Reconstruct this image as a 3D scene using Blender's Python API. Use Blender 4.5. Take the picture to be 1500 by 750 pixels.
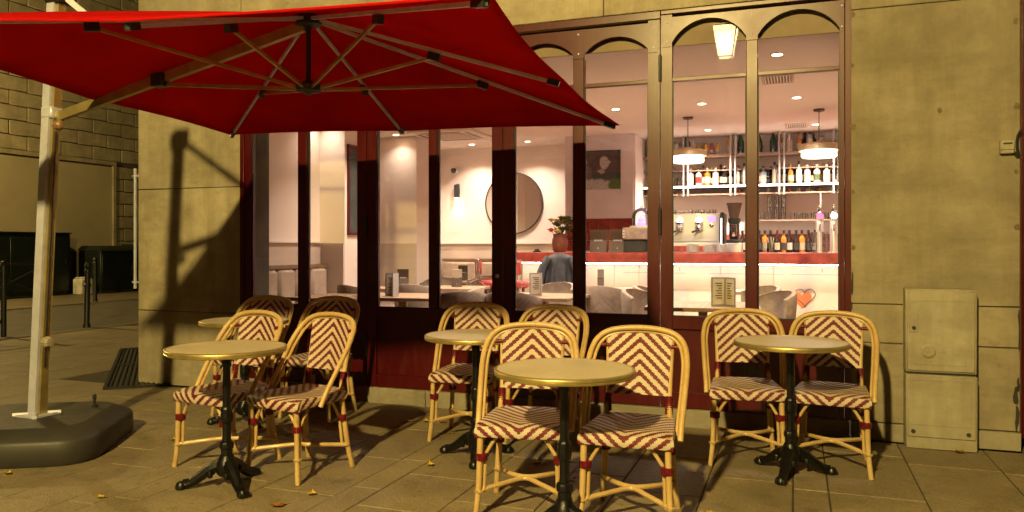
import bpy, bmesh, math, random
from mathutils import Vector, Matrix
R = math.radians
random.seed(7)
S = bpy.context.scene
col = S.collection
for o in list(bpy.data.objects): bpy.data.objects.remove(o)

# ---------------------------------------------------------------- camera, sky, exposure
cam = bpy.data.cameras.new('camera'); co = bpy.data.objects.new('camera', cam); col.objects.link(co)
cam.sensor_width = 36; cam.lens = 36*1140/1500; cam.shift_y = -0.010
cam.clip_start = 0.05; cam.clip_end = 500
co.location = (0, 0, 1.25); co.rotation_euler = (R(90), 0, R(20))
S.camera = co
W = bpy.data.worlds.new('World'); S.world = W; W.use_nodes = True
nt = W.node_tree; bg = nt.nodes['Background']
sky = nt.nodes.new('ShaderNodeTexSky'); sky.sky_type = 'NISHITA'; sky.sun_disc = False
sky.sun_elevation = R(-4.0); sky.sun_rotation = R(200)
nt.links.new(sky.outputs['Color'], bg.inputs['Color']); bg.inputs['Strength'].default_value = 0.06
S.view_settings.view_transform = 'Standard'; S.view_settings.look = 'None'
S.view_settings.exposure = 0.0; S.view_settings.gamma = 1.0; S.view_settings.use_curve_mapping = False
S.render.engine = 'CYCLES'
S.cycles.use_denoising = True; S.cycles.max_bounces = 8; S.cycles.transparent_max_bounces = 16
S.cycles.caustics_reflective = False; S.cycles.caustics_refractive = False
S.cycles.sample_clamp_indirect = 6.0
LANTERN_W = 5600; LANTERN2_W = 2000
DOWN_W = 20.0
WARM = (1.0, 0.735, 0.24); INT = (1.0, 0.80, 0.635)

# ---------------------------------------------------------------- materials
class N:
    def __init__(s, m): s.nt = m.node_tree; s.ns = s.nt.nodes; s.l = s.nt.links
    def new(s, t, **kw):
        n = s.ns.new(t)
        for k, v in kw.items(): setattr(n, k, v)
        return n
    def put(s, sock, v):
        if isinstance(v, bpy.types.NodeSocket): s.l.new(v, sock)
        elif v is not None:
            if hasattr(sock, 'default_value') and hasattr(sock.default_value, '__len__') and len(sock.default_value) == 4 and len(v) == 3: v = (*v, 1)
            sock.default_value = v
    def math(s, op, a, b=None, c=None):
        n = s.new('ShaderNodeMath', operation=op)
        s.put(n.inputs[0], a)
        if b is not None: s.put(n.inputs[1], b)
        if c is not None: s.put(n.inputs[2], c)
        return n.outputs[0]
    def mix(s, f, a, b, mode='MIX'):
        n = s.new('ShaderNodeMix', data_type='RGBA', blend_type=mode)
        s.put(n.inputs[0], f); s.put(n.inputs[6], a); s.put(n.inputs[7], b)
        return n.outputs[2]
    def coord(s, kind='Object', scale=(1,1,1)):
        tc = s.new('ShaderNodeTexCoord'); mp = s.new('ShaderNodeMapping')
        mp.inputs['Scale'].default_value = scale
        if kind == 'World':
            g = s.new('ShaderNodeNewGeometry'); s.l.new(g.outputs['Position'], mp.inputs['Vector'])
        else: s.l.new(tc.outputs[kind], mp.inputs['Vector'])
        return mp.outputs[0]
    def noise(s, vec, scale, detail=4, rough=.55):
        n = s.new('ShaderNodeTexNoise'); s.l.new(vec, n.inputs['Vector'])
        n.inputs['Scale'].default_value = scale; n.inputs['Detail'].default_value = detail; n.inputs['Roughness'].default_value = rough
        return n.outputs['Fac']
    def ramp(s, f, a, b):
        n = s.new('ShaderNodeMapRange'); s.put(n.inputs[0], f); n.inputs[1].default_value = a; n.inputs[2].default_value = b
        return n.outputs[0]
    def bump(s, h, strength, dist=.01, normal=None):
        n = s.new('ShaderNodeBump'); s.put(n.inputs['Height'], h); n.inputs['Strength'].default_value = strength; n.inputs['Distance'].default_value = dist
        if normal: s.l.new(normal, n.inputs['Normal'])
        return n.outputs[0]
MATS = {}
def mat(name):
    m = bpy.data.materials.new(name); m.use_nodes = True; MATS[name] = m
    n = N(m); return m, n, n.ns['Principled BSDF']
def simple(name, c, rough=.5, metal=0., var=.18, scale=6., bump=0., bscale=60., kind='Object', spec=.5):
    """plain surface with uneven tone, uneven gloss and fine relief"""
    m, n, p = mat(name)
    v = n.coord(kind)
    f = n.noise(v, scale)
    d = tuple(x*(1-var*1.6) for x in c); l = tuple(min(1, x*(1+var)) for x in c)
    p.inputs['Specular IOR Level'].default_value = spec
    n.put(p.inputs['Base Color'], n.mix(n.ramp(f, .3, .7), d, l))
    n.put(p.inputs['Roughness'], n.math('MULTIPLY_ADD', n.noise(v, scale*3.1), .25, rough-.12))
    p.inputs['Metallic'].default_value = metal
    if bump: n.put(p.inputs['Normal'], n.bump(n.noise(v, bscale, 3), bump, .004))
    return m
def emit(name, c, s):
    m, n, p = mat(name)
    n.put(p.inputs['Base Color'], c); n.put(p.inputs['Emission Color'], c); p.inputs['Emission Strength'].default_value = s
    return m
def clear(name, tint=(1,1,1), ior=1.45, rough=0., extra=0., glosscol=(1,1,1)):
    """thin clear glass: transparent with a Fresnel reflection"""
    m, n, p = mat(name); n.ns.remove(p)
    out = [q for q in n.ns if q.type == 'OUTPUT_MATERIAL'][0]
    t = n.new('ShaderNodeBsdfTransparent'); n.put(t.inputs[0], tint)
    g = n.new('ShaderNodeBsdfGlossy'); g.inputs['Roughness'].default_value = rough; n.put(g.inputs[0], glosscol)
    fr = n.new('ShaderNodeFresnel'); fr.inputs[0].default_value = ior
    f = n.math('ADD', fr.outputs[0], extra) if extra else fr.outputs[0]
    x = n.new('ShaderNodeMixShader'); n.put(x.inputs[0], f); n.l.new(t.outputs[0], x.inputs[1]); n.l.new(g.outputs[0], x.inputs[2])
    n.l.new(x.outputs[0], out.inputs[0]); return m

# limestone of the cafe wall: blotches, vertical runs, pits
def stone(name, c, dirt, kind='World'):
    m, n, p = mat(name)
    v = n.coord(kind); vs = n.coord(kind, (5, 5, .45)); vh = n.coord(kind, (.6, .6, 2.2))
    a = n.ramp(n.noise(v, 2.3, 8, .68), .36, .64); b = n.ramp(n.noise(vs, 1.1, 7, .7), .45, .72); e = n.noise(v, 38, 4)
    h = n.ramp(n.noise(vh, 1.9, 8, .7), .48, .72); s4 = n.ramp(n.noise(v, .75, 7, .72), .50, .66); s5 = n.ramp(n.noise(v, 11, 5, .7), .60, .70)
    base = n.mix(a, tuple(x*.66 for x in c), tuple(x*1.06 for x in c))
    base = n.mix(n.math('MULTIPLY', b, .5), base, dirt)
    base = n.mix(n.math('MULTIPLY', h, .42), base, tuple(x*.6 for x in dirt))
    base = n.mix(n.math('MULTIPLY', s4, .55), base, dirt); base = n.mix(n.math('MULTIPLY', s5, .35), base, dirt)
    base = n.mix(n.ramp(e, .60, .78), base, tuple(x*.78 for x in c))
    oi = n.new('ShaderNodeObjectInfo')
    base = n.mix(n.math('MULTIPLY', oi.outputs['Random'], .28), base, tuple(x*.7 for x in c))
    n.put(p.inputs['Base Color'], base); p.inputs['Roughness'].default_value = .85; p.inputs['Specular IOR Level'].default_value = .25
    n.put(p.inputs['Normal'], n.bump(n.math('ADD', e, n.math('MULTIPLY', n.noise(v, 7, 5), 1.5)), .35, .01))
    return m
stone('limestone', (.52, .455, .325), (.20, .155, .08))
stone('dim_stained_stone', (.37, .32, .225), (.14, .105, .055))  # right wall's limestone: staining, with the light falloff put into a darker base
stone('far_stone', (.40, .34, .22), (.20, .165, .10))
stone('plinth_stone', (.40, .36, .27), (.18, .15, .10))
simple('far_render', (.38, .32, .20), .9, var=.12, scale=.6, kind='World', bump=.2)
simple('mortar', (.085, .07, .045), .95, kind='World')

# paving slabs
def paving(name, c, dirt, grid=False):
    m, n, p = mat(name)
    v = n.coord('World')
    oi = n.new('ShaderNodeObjectInfo')
    a = n.ramp(n.noise(v, 2.1, 6, .65), .33, .68); e = n.noise(v, 90, 3); st = n.ramp(n.noise(v, 5.5, 5, .7), .54, .7)
    base = n.mix(a, tuple(x*.68 for x in c), tuple(x*1.18 for x in c))
    base = n.mix(n.math('MULTIPLY', oi.outputs['Random'], .5), base, tuple(x*.66 for x in c))
    base = n.mix(n.math('MULTIPLY', st, .6), base, dirt)
    base = n.mix(n.ramp(e, .55, .8), base, tuple(min(1, x*1.5) for x in c))
    vo = n.new('ShaderNodeTexVoronoi'); n.l.new(v, vo.inputs[0]); vo.inputs['Scale'].default_value = 4.5
    gum = n.ramp(vo.outputs['Distance'], .085, .06); base = n.mix(n.math('MULTIPLY', gum, .55), base, tuple(x*.45 for x in c))
    base = n.mix(n.math('MULTIPLY', n.ramp(n.noise(v, 38, 5, .75), .48, .68), .5), base, tuple(x*.55 for x in c))
    sp = n.ramp(n.noise(v, 17, 2, .5), .69, .73)
    base = n.mix(n.math('MULTIPLY', sp, .6), base, tuple(x*.35 for x in c))
    if grid:
        bt = n.new('ShaderNodeTexBrick'); mp = n.new('ShaderNodeMapping'); mp.inputs['Rotation'].default_value = (0, 0, R(90))
        g = n.new('ShaderNodeNewGeometry'); n.l.new(g.outputs['Position'], mp.inputs[0]); n.l.new(mp.outputs[0], bt.inputs[0])
        bt.inputs['Scale'].default_value = 1; bt.inputs['Brick Width'].default_value = .75; bt.inputs['Row Height'].default_value = .42; bt.inputs['Mortar Size'].default_value = .006
        base = n.mix(bt.outputs['Fac'], base, tuple(x*.3 for x in c))
    n.put(p.inputs['Base Color'], base)
    n.put(p.inputs['Roughness'], n.math('MULTIPLY_ADD', a, .22, .5)); p.inputs['Specular IOR Level'].default_value = .4
    n.put(p.inputs['Normal'], n.bump(n.math('ADD', n.math('MULTIPLY', e, .8), n.noise(v, 22, 6, .65)), .7, .008))
    return m
paving('paving', (.285, .23, .145), (.085, .068, .04))
paving('paving_far', (.20, .165, .105), (.085, .068, .04), True)
paving('asphalt', (.115, .105, .085), (.05, .045, .038))
simple('stain_brown', (.17, .135, .07), .9, var=.25, scale=30, kind='World')
simple('joint', (.055, .045, .028), .95, kind='World')

# woven rattan cane: chevrons on a strand grid; uv in metres
def weave(name, cream, red):
    m, n, p = mat(name)
    uv = n.new('ShaderNodeUVMap'); sx = n.new('ShaderNodeSeparateXYZ'); n.l.new(uv.outputs[0], sx.inputs[0])
    u, v = sx.outputs[0], sx.outputs[1]; c = .0046
    uq = n.math('MULTIPLY', n.math('FLOOR', n.math('DIVIDE', u, c*1.6)), c*1.6)
    vq = n.math('MULTIPLY', n.math('FLOOR', n.math('DIVIDE', v, c)), c)
    ph = n.math('DIVIDE', n.math('ADD', vq, n.math('MULTIPLY', n.math('ABSOLUTE', n.math('ADD', uq, c*.8)), .92)), .052)
    st = n.math('LESS_THAN', n.math('FRACT', n.math('ADD', ph, 20.)), .47)
    fu = n.math('PINGPONG', n.math('DIVIDE', u, c*1.6), .5); fv = n.math('PINGPONG', n.math('DIVIDE', v, c), .5)
    hgt = n.math('MULTIPLY', n.math('SQRT', n.math('MULTIPLY', fu, 2.)), n.math('SQRT', n.math('MULTIPLY', fv, 2.)))
    ob = n.coord('Object'); nz = n.noise(ob, 9, 3); fine = n.noise(n.coord('Object', (1,1,4)), 160, 2)
    cr = n.mix(n.ramp(nz, .35, .7), tuple(x*.78 for x in cream), cream)
    cr = n.mix(n.ramp(fine, .4, .75), cr, tuple(x*.72 for x in cream))
    rd = n.mix(n.ramp(fine, .4, .75), red, tuple(x*.6 for x in red))
    oi = n.new('ShaderNodeObjectInfo'); cr = n.mix(n.math('MULTIPLY', oi.outputs['Random'], .3), cr, (.58, .47, .30))
    b = n.mix(st, cr, rd)
    b = n.mix(n.math('MULTIPLY', n.ramp(hgt, .35, 0.), .3), b, (.08, .05, .025))
    n.put(p.inputs['Base Color'], b); p.inputs['Roughness'].default_value = .42
    n.put(p.inputs['Normal'], n.bump(hgt, .55, .0025))
    return m
weave('weave', (.78, .70, .56), (.175, .009, .020))
def rattan():
    m, n, p = mat('rattan')
    oi = n.new('ShaderNodeObjectInfo'); v = n.coord('Object'); vz = n.coord('Object', (1, 1, .12))
    a = n.ramp(n.noise(v, 7, 4), .35, .7); g = n.ramp(n.noise(vz, 110, 3), .35, .75); k = n.ramp(n.noise(v, 21, 2), .66, .74)
    b = n.mix(a, (.54, .37, .155), (.70, .53, .27)); b = n.mix(n.math('MULTIPLY', g, .4), b, (.36, .19, .045))
    b = n.mix(n.math('MULTIPLY', k, .55), b, (.20, .095, .022)); b = n.mix(n.math('MULTIPLY', oi.outputs['Random'], .28), b, (.50, .32, .11))
    n.put(p.inputs['Base Color'], b); n.put(p.inputs['Roughness'], n.math('MULTIPLY_ADD', a, .15, .33))
    n.put(p.inputs['Normal'], n.bump(g, .12, .002))
rattan()
simple('red_wrap', (.15, .008, .018), .35, var=.3, scale=40)
simple('cane_wrap', (.50, .36, .16), .5, var=.3, scale=40)
# red painted joinery
def paint(name, c):
    m, n, p = mat(name)
    v = n.coord('World'); vs = n.coord('World', (3, 3, .5))
    a = n.ramp(n.noise(v, 2.5, 5), .3, .7); b = n.ramp(n.noise(vs, 9, 4), .5, .8)
    k = n.mix(a, tuple(x*.75 for x in c), c); k = n.mix(n.math('MULTIPLY', b, .25), k, (.10, .05, .035))
    n.put(p.inputs['Base Color'], k); n.put(p.inputs['Roughness'], n.math('MULTIPLY_ADD', a, .10, .30))
    p.inputs['Specular IOR Level'].default_value = .42
    n.put(p.inputs['Normal'], n.bump(n.noise(v, 26, 3), .06, .003))
paint('red_paint', (.085, .0035, .0055))
simple('black_seal', (.012, .012, .012), .5)
clear('window_glass', (.93, .93, .92), 1.45)
clear('clear_glass', (.90, .91, .90), 1.5, .03, .06)
simple('brass', (.50, .40, .17), .38, .7, var=.12, scale=12)
def tabletop():
    m, n, p = mat('table_top')
    v = n.coord('Object'); a = n.ramp(n.noise(v, 5, 5, .6), .35, .7); e = n.noise(v, 120, 3)
    w = n.ramp(n.noise(n.coord('Object', (1, 9, 1)), 6, 3), .55, .75)
    b = n.mix(a, (.56, .49, .35), (.66, .58, .42)); b = n.mix(n.ramp(e, .55, .75), b, (.42, .35, .22)); b = n.mix(n.math('MULTIPLY', w, .2), b, (.40, .33, .2))
    sc = n.ramp(n.noise(n.coord('Object', (40, 3, 1)), 5, 3), .66, .72); b = n.mix(n.math('MULTIPLY', sc, .3), b, (.36, .29, .18))
    n.put(p.inputs['Base Color'], b); n.put(p.inputs['Roughness'], n.math('MULTIPLY_ADD', a, .2, .28))
tabletop()
simple('cast_iron', (.006, .006, .0065), .36, var=.3, scale=30, bump=.25, bscale=90, spec=.4)
# canopy cloth: lets some light through
def cloth():
    m, n, p = mat('canopy_cloth')
    v = n.coord('Object'); a = n.ramp(n.noise(v, 3, 5), .3, .7); w = n.noise(v, 420, 2)
    c = n.mix(a, (.56, .010, .010), (.70, .014, .012))
    n.ns.remove(p); out = [q for q in n.ns if q.type == 'OUTPUT_MATERIAL'][0]
    d = n.new('ShaderNodeBsdfDiffuse'); t = n.new('ShaderNodeBsdfTranslucent'); x = n.new('ShaderNodeMixShader'); x.inputs[0].default_value = .36
    n.put(d.inputs[0], c); n.put(t.inputs[0], c)
    nm = n.bump(n.math('ADD', n.math('MULTIPLY', w, .3), n.noise(n.coord('Object', (1, 1, 3)), 4.5, 5)), .5, .02)
    n.l.new(nm, d.inputs['Normal']); n.l.new(nm, t.inputs['Normal'])
    n.l.new(d.outputs[0], x.inputs[1]); n.l.new(t.outputs[0], x.inputs[2]); n.l.new(x.outputs[0], out.inputs[0])
cloth()
simple('aluminium', (.62, .63, .80), .42, .25, var=.1, scale=12)
simple('dark_plastic', (.022, .022, .023), .42, var=.25)
simple('base_plastic', (.036, .034, .031), .50, var=.2, scale=3, bump=.1, bscale=200)
stone('cabinet_paint', (.44, .40, .30), (.22, .18, .11)); MATS['cabinet_paint'].node_tree.nodes['Principled BSDF'].inputs['Roughness'].default_value = .5; MATS['cabinet_paint'].node_tree.nodes['Bump'].inputs['Strength'].default_value = .08
simple('cabinet_dark', (.035, .03, .02), .7)
simple('green_paint', (.007, .012, .009), .45, var=.3, scale=3, bump=.2)
simple('iron_black', (.010, .012, .013), .45, var=.3)
simple('white_block', (.55, .52, .44), .8)
simple('leaf_yellow', (.72, .50, .05), .6, var=.4, scale=25)
simple('leaf_brown', (.32, .13, .02), .6, var=.4, scale=25)
# interior
simple('wall_paint', (.76, .665, .595), .75, var=.03, scale=1.2, kind='World')
simple('picture_wall', (.66, .60, .60), .8, var=.06, scale=4, bump=.5, bscale=10, kind='World')
simple('ceiling_paint', (.78, .69, .625), .8, var=.02, scale=1, kind='World')
simple('wainscot_paint', (.56, .46, .38), .65, var=.05, scale=1.2, kind='World')
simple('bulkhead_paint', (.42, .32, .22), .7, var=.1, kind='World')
simple('oak_floor', (.48, .36, .26), .45, var=.25, scale=3, kind='World')
simple('oak', (.34, .225, .135), .45, var=.18, scale=8)
simple('walnut', (.22, .13, .07), .45, var=.2, scale=8)
simple('beige_fabric', (.40, .31, .235), .95, var=.12, scale=14, bump=.3, bscale=120)
simple('grey_fabric', (.30, .235, .18), .95, var=.15, scale=14, bump=.3, bscale=120)
simple('wool', (.07, .075, .085), .95, var=.3, scale=10, bump=.4)
simple('red_leather', (.46, .07, .055), .45, var=.15)
simple('red_counter', (.27, .045, .035), .35, var=.25, scale=9)
simple('red_tile', (.22, .036, .022), .30, var=.3, scale=14)
simple('cream_panel', (.72, .64, .54), .5, var=.03)
simple('steel', (.66, .63, .61), .35, .6, var=.04, scale=2)
simple('chrome', (.8, .8, .8), .12, 1., var=.05)
simple('shelf_wood', (.26, .18, .13), .5, var=.15)
simple('menu_brown', (.085, .055, .035), .6)
simple('menu_grey', (.34, .32, .31), .7, var=.08)
simple('paper', (.62, .57, .46), .8, var=.06)
simple('print_dark', (.10, .085, .06), .8)
simple('print_white', (.80, .78, .72), .7)
simple('slate', (.055, .065, .06), .7, var=.25)
simple('terracotta', (.17, .05, .025), .6, var=.3, scale=20)
simple('dark_green', (.05, .07, .02), .6, var=.4, scale=30)
simple('petal', (.55, .42, .16), .7, var=.4, scale=30)
simple('petal_red', (.48, .06, .02), .7, var=.4, scale=30)
simple('orange_decal', (.78, .20, .07), .5, var=.05)
simple('pendant_shell', (.62, .50, .32), .35, .3, var=.1)
simple('mirror_silver', (.86, .84, .82), .03, 1., var=.01, scale=1)
simple('bottle_green', (.012, .05, .012), .12, var=.3)
simple('bottle_dark', (.014, .008, .006), .12, var=.3)
simple('bottle_amber', (.40, .15, .025), .15, var=.3)
simple('bottle_yellow', (.62, .34, .035), .2, var=.2)
simple('bottle_red', (.45, .035, .03), .2, var=.2)
simple('bottle_pink', (.60, .40, .36), .15, var=.2)
simple('bottle_clear', (.52, .50, .47), .10, var=.2)
simple('bottle_blue', (.30, .42, .50), .12, var=.2)
simple('label_cream', (.46, .40, .28), .7, var=.12, scale=40)
simple('label_white', (.50, .47, .42), .7, var=.12, scale=40)
simple('label_black', (.03, .03, .03), .6)
simple('porcelain', (.66, .62, .56), .3, var=.05)
emit('lamp_white', (1.0, .86, .70), 16.0)
emit('pendant_glow', (1.0, .88, .72), 5.5)
emit('led_bar', (1.0, .90, .78), 48.0)
emit('led_shelf', (1.0, .90, .86), 24.0)
emit('tap_pink', (.9, .12, .35), 1.2); emit('tap_blue', (.7, .8, 1.0), 4.0)
emit('violet_glow', (.35, .25, 1.0), 3.0); emit('screen_violet', (.45, .30, .75), .8)
emit('machine_glow', (1.0, .93, .85), 4.0)
def lantern_glass():
    m, n, p = mat('lantern_glass'); n.ns.remove(p); out = [q for q in n.ns if q.type == 'OUTPUT_MATERIAL'][0]
    t = n.new('ShaderNodeBsdfTransparent'); e = n.new('ShaderNodeEmission'); n.put(e.inputs[0], (1., .80, .40)); e.inputs[1].default_value = 70
    x = n.new('ShaderNodeMixShader'); x.inputs[0].default_value = .28
    n.l.new(t.outputs[0], x.inputs[1]); n.l.new(e.outputs[0], x.inputs[2]); n.l.new(x.outputs[0], out.inputs[0])
lantern_glass()
def photo():   # monochrome print: two seated figures with pale heads over a pale tablecloth, grass at one corner
    m, n, p = mat('photo_print')
    tc = n.new('ShaderNodeTexCoord'); sp = n.new('ShaderNodeSeparateXYZ'); n.l.new(tc.outputs['Object'], sp.inputs[0]); v = tc.outputs['Object']
    x0, z0 = sp.outputs[0], sp.outputs[2]; w1 = n.math('MULTIPLY', n.math('SUBTRACT', n.noise(v, 14, 4), .5), .10)
    x, z = n.math('ADD', x0, w1), n.math('ADD', z0, w1)
    b = n.mix(n.ramp(n.noise(v, 9, 5, .7), .3, .7), (.012, .012, .012), (.085, .08, .075))
    def blob(cx, cz, rx, rz, c, b):
        d = n.math('SQRT', n.math('ADD', n.math('POWER', n.math('DIVIDE', n.math('SUBTRACT', x, cx), rx), 2.), n.math('POWER', n.math('DIVIDE', n.math('SUBTRACT', z, cz), rz), 2.)))
        return n.mix(n.ramp(d, 1.15, .85), b, c)
    b = blob(-.22, -.06, .13, .17, (.10, .095, .09), b); b = blob(.12, -.05, .15, .17, (.05, .048, .045), b)
    b = blob(-.22, .12, .062, .085, (.42, .40, .38), b); b = blob(.09, .10, .066, .085, (.42, .40, .38), b); b = blob(.05, -.02, .05, .035, (.34, .32, .30), b)
    b = blob(-.08, -.27, .40, .14, (.40, .39, .37), b); b = blob(.27, -.2, .12, .08, (.07, .12, .02), b)
    g = n.noise(v, 45, 3); b = n.mix(n.math('MULTIPLY', n.ramp(g, .5, .7), .5), b, (.03, .03, .03))
    n.put(p.inputs['Base Color'], b); p.inputs['Roughness'].default_value = .6
photo()

# ---------------------------------------------------------------- mesh builder
class MB:
    def __init__(s): s.v = []; s.f = []; s.uv = {}; s.sm = []
    def add(s, vs, fs, smooth=False, uvs=None):
        b = len(s.v); s.v += [tuple(q) for q in vs]
        for i, f in enumerate(fs):
            s.f.append(tuple(b+k for k in f)); s.sm.append(smooth)
            if uvs: s.uv[len(s.f)-1] = [uvs[k] for k in f]
        return s
    def box(s, x0, x1, y0, y1, z0, z1, ch=0.):
        if ch <= 0:
            vs = [(x, y, z) for z in (z0, z1) for y in (y0, y1) for x in (x0, x1)]
            fs = [(0,2,3,1), (4,5,7,6), (0,1,5,4), (2,6,7,3), (0,4,6,2), (1,3,7,5)]
            return s.add(vs, fs)
        bm = bmesh.new(); bmesh.ops.create_cube(bm, size=1)
        bmesh.ops.scale(bm, vec=(x1-x0, y1-y0, z1-z0), verts=bm.verts); bmesh.ops.translate(bm, vec=((x0+x1)/2, (y0+y1)/2, (z0+z1)/2), verts=bm.verts)
        bmesh.ops.bevel(bm, geom=bm.edges[:], offset=ch, segments=1, profile=.5, affect='EDGES')
        bm.verts.index_update()
        s.add([v.co[:] for v in bm.verts], [[v.index for v in f.verts] for f in bm.faces]); bm.free(); return s
    def tube(s, pts, r, n=8, caps=True, flat=None):
        P = [Vector(p) for p in pts]; rs = r if isinstance(r, (list, tuple)) else [r]*len(P)
        T = []
        for i in range(len(P)):
            a = P[max(0, i-1)]; b = P[min(len(P)-1, i+1)]; T.append((b-a).normalized())
        up = Vector((0,0,1)) if abs(T[0].z) < .9 else Vector((1,0,0))
        u = T[0].cross(up).normalized(); vs = []; fs = []
        for i, p in enumerate(P):
            u = (u - T[i]*u.dot(T[i])).normalized(); w = T[i].cross(u)
            for k in range(n):
                a = 2*math.pi*k/n; vs.append(p + (u*math.cos(a) + w*math.sin(a))*rs[i])
        for i in range(len(P)-1):
            for k in range(n):
                a, b = i*n+k, i*n+(k+1) % n; fs.append((a, b, b+n, a+n))
        s.add(vs, fs, True)
        if caps:
            L = len(s.v) - len(vs)
            s.f.append(tuple(L+k for k in reversed(range(n)))); s.sm.append(False)
            s.f.append(tuple(L+(len(P)-1)*n+k for k in range(n))); s.sm.append(False)
        return s
    def lathe(s, prof, n=20, c=(0,0,0), axis='z', smooth=True, ring=False):
        if ring: prof = list(prof)+[prof[0]]
        vs = []; fs = []
        for (r, z) in prof:
            for k in range(n):
                a = 2*math.pi*k/n; q = (r*math.cos(a), r*math.sin(a), z)
                if axis == 'y': q = (q[0], -q[2], q[1])
                if axis == 'x': q = (q[2], q[0], q[1])
                vs.append((q[0]+c[0], q[1]+c[1], q[2]+c[2]))
        for i in range(len(prof)-1):
            for k in range(n):
                a, b = i*n+k, i*n+(k+1) % n; fs.append((a, b, b+n, a+n))
        s.add(vs, fs, smooth); L = len(s.v)-len(vs)
        if ring: return s
        if prof[0][0] > 1e-5: s.f.append(tuple(L+k for k in reversed(range(n)))); s.sm.append(False)
        if prof[-1][0] > 1e-5: s.f.append(tuple(L+(len(prof)-1)*n+k for k in range(n))); s.sm.append(False)
        return s
    def mesh(s, name, m):
        me = bpy.data.meshes.new(name); me.from_pydata(s.v, [], s.f); me.materials.append(MATS[m])
        me.polygons.foreach_set('use_smooth', s.sm)
        if s.uv:
            l = me.uv_layers.new(name='UVMap')
            for pi, q in s.uv.items():
                p = me.polygons[pi]
                for j, li in enumerate(p.loop_indices): l.data[li].uv = q[j]
        me.update(); me.set_sharp_from_angle(angle=R(38)); return me
    def build(s, name, m, parent=None, loc=None, rz=None):
        o = bpy.data.objects.new(name, s.mesh(name, m)); col.objects.link(o)
        if parent: o.parent = parent
        if loc: o.location = loc
        if rz is not None: o.rotation_euler.z = rz
        return o
def tag(o, label, cat, group=None):
    o['label'] = label; o['category'] = cat
    if group: o['group'] = group
    return o
def empty(name, loc=(0,0,0), rz=0., label=None, cat=None, group=None):
    o = bpy.data.objects.new(name, None); col.objects.link(o); o.empty_display_size = .1
    o.location = loc; o.rotation_euler.z = rz
    if label: tag(o, label, cat, group)
    return o
def struct(o): o['kind'] = 'structure'; return o
def dup(o, loc=None, rz=None, label=None, parent=None):
    c = o.copy(); col.objects.link(c); c.parent = parent
    for ch in KIDS.get(o.name, []): dup(ch, parent=c)
    if loc: c.location = loc
    if rz is not None: c.rotation_euler.z = rz
    if label: c['label'] = label
    return c
KIDS = {}
def remember(o):
    KIDS[o.name] = [c for c in bpy.data.objects if c.parent == o]
    for c in KIDS[o.name]: remember(c)
def box(name, m, b, parent=None, ch=0.): return MB().box(*b, ch).build(name, m, parent)
def smooth_path(pts, k=6):
    P = [Vector(p) for p in pts]; out = []
    for i in range(len(P)-1):
        p0 = P[max(0, i-1)]; p1 = P[i]; p2 = P[i+1]; p3 = P[min(len(P)-1, i+2)]
        for j in range(k):
            t = j/k; out.append(.5*((2*p1) + (p2-p0)*t + (2*p0-5*p1+4*p2-p3)*t*t + (3*p1-p0-3*p2+p3)*t**3))
    out.append(P[-1]); return out
def text(name, s, size, m, parent, loc, rot, align='CENTER', ext=.0008):
    c = bpy.data.curves.new('t', 'FONT'); c.body = s; c.size = size; c.align_x = align; c.align_y = 'CENTER'; c.extrude = ext; c.resolution_u = 2
    t = bpy.data.objects.new('t', c); me = bpy.data.meshes.new_from_object(t); bpy.data.objects.remove(t); bpy.data.curves.remove(c)
    me.name = name; me.materials.clear(); me.materials.append(MATS[m])
    o = bpy.data.objects.new(name, me); col.objects.link(o); o.parent = parent; o.location = loc; o.rotation_euler = rot
    return o

# ================================================================ SETTING
gm = MB(); gm.add([(-120,-60,-.014), (60,-60,-.014), (60,150,-.014), (-120,150,-.014)], [(0,1,2,3)])
ground = struct(gm.build('ground', 'paving_far'))
bed = struct(MB().add([(-9.9,1.6,-.010), (3.2,1.6,-.010), (3.2,5.5,-.010), (-5.6,5.5,-.010), (-5.6,10.2,-.010), (-9.9,10.2,-.010)], [(0,1,2,3,4,5)]).build('pavement', 'joint'))
road = struct(MB().add([(-14.5,-60,-.008), (-10.1,-60,-.008), (-10.1,150,-.008), (-14.5,150,-.008)], [(0,1,2,3)]).build('road', 'asphalt'))
kerb = struct(MB().box(-10.12, -9.92, -20, 60, -.2, .004).build('kerb', 'paving_far'))
kerb2 = struct(MB().box(-14.66, -14.48, -20, 60, -.2, .004).build('kerb', 'paving_far'))
def slab(x0, x1, y0, y1):
    g = .0035; c = .004; z = random.uniform(-.0025, .0)
    x0 += g; x1 -= g; y0 += g; y1 -= g
    vs = [(x0,y0,-.05), (x1,y0,-.05), (x1,y1,-.05), (x0,y1,-.05), (x0,y0,z-c), (x1,y0,z-c), (x1,y1,z-c), (x0,y1,z-c),
          (x0+c,y0+c,z), (x1-c,y0+c,z), (x1-c,y1-c,z), (x0+c,y1-c,z)]
    cx, cy = (x0+x1)/2, (y0+y1)/2
    vs = [(a-cx, b-cy, d) for a, b, d in vs]
    fs = [(8,9,10,11)]
    for b in (0, 4): fs += [(b+i, b+(i+1) % 4, b+4+(i+1) % 4, b+4+i) for i in range(4)]
    MB().add(vs, fs).build('slab', 'paving', bed, (cx, cy, 0))
rows = [-5.55,-5.13,-4.71,-4.29,-4.12,-3.70,-3.37,-3.20,-3.03,-2.60,-2.17,-2.0,-1.58,-1.16,-.86,-.44,-.01,.16,.605,1.08,1.5,1.92]
def fill(xs, ya, yb):
    for a, b in zip(xs, xs[1:]):
        y = ya + random.uniform(-.1, .25); prev = ya
        while prev < yb - .02:
            y = prev + random.choice((.55, .7, .85, .95)) if prev > ya else prev + random.uniform(.35, .8)
            if yb - y < .22: y = yb
            slab(a, b, prev, min(y, yb)); prev = y
fill(rows, 2.2, 5.46)
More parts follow.
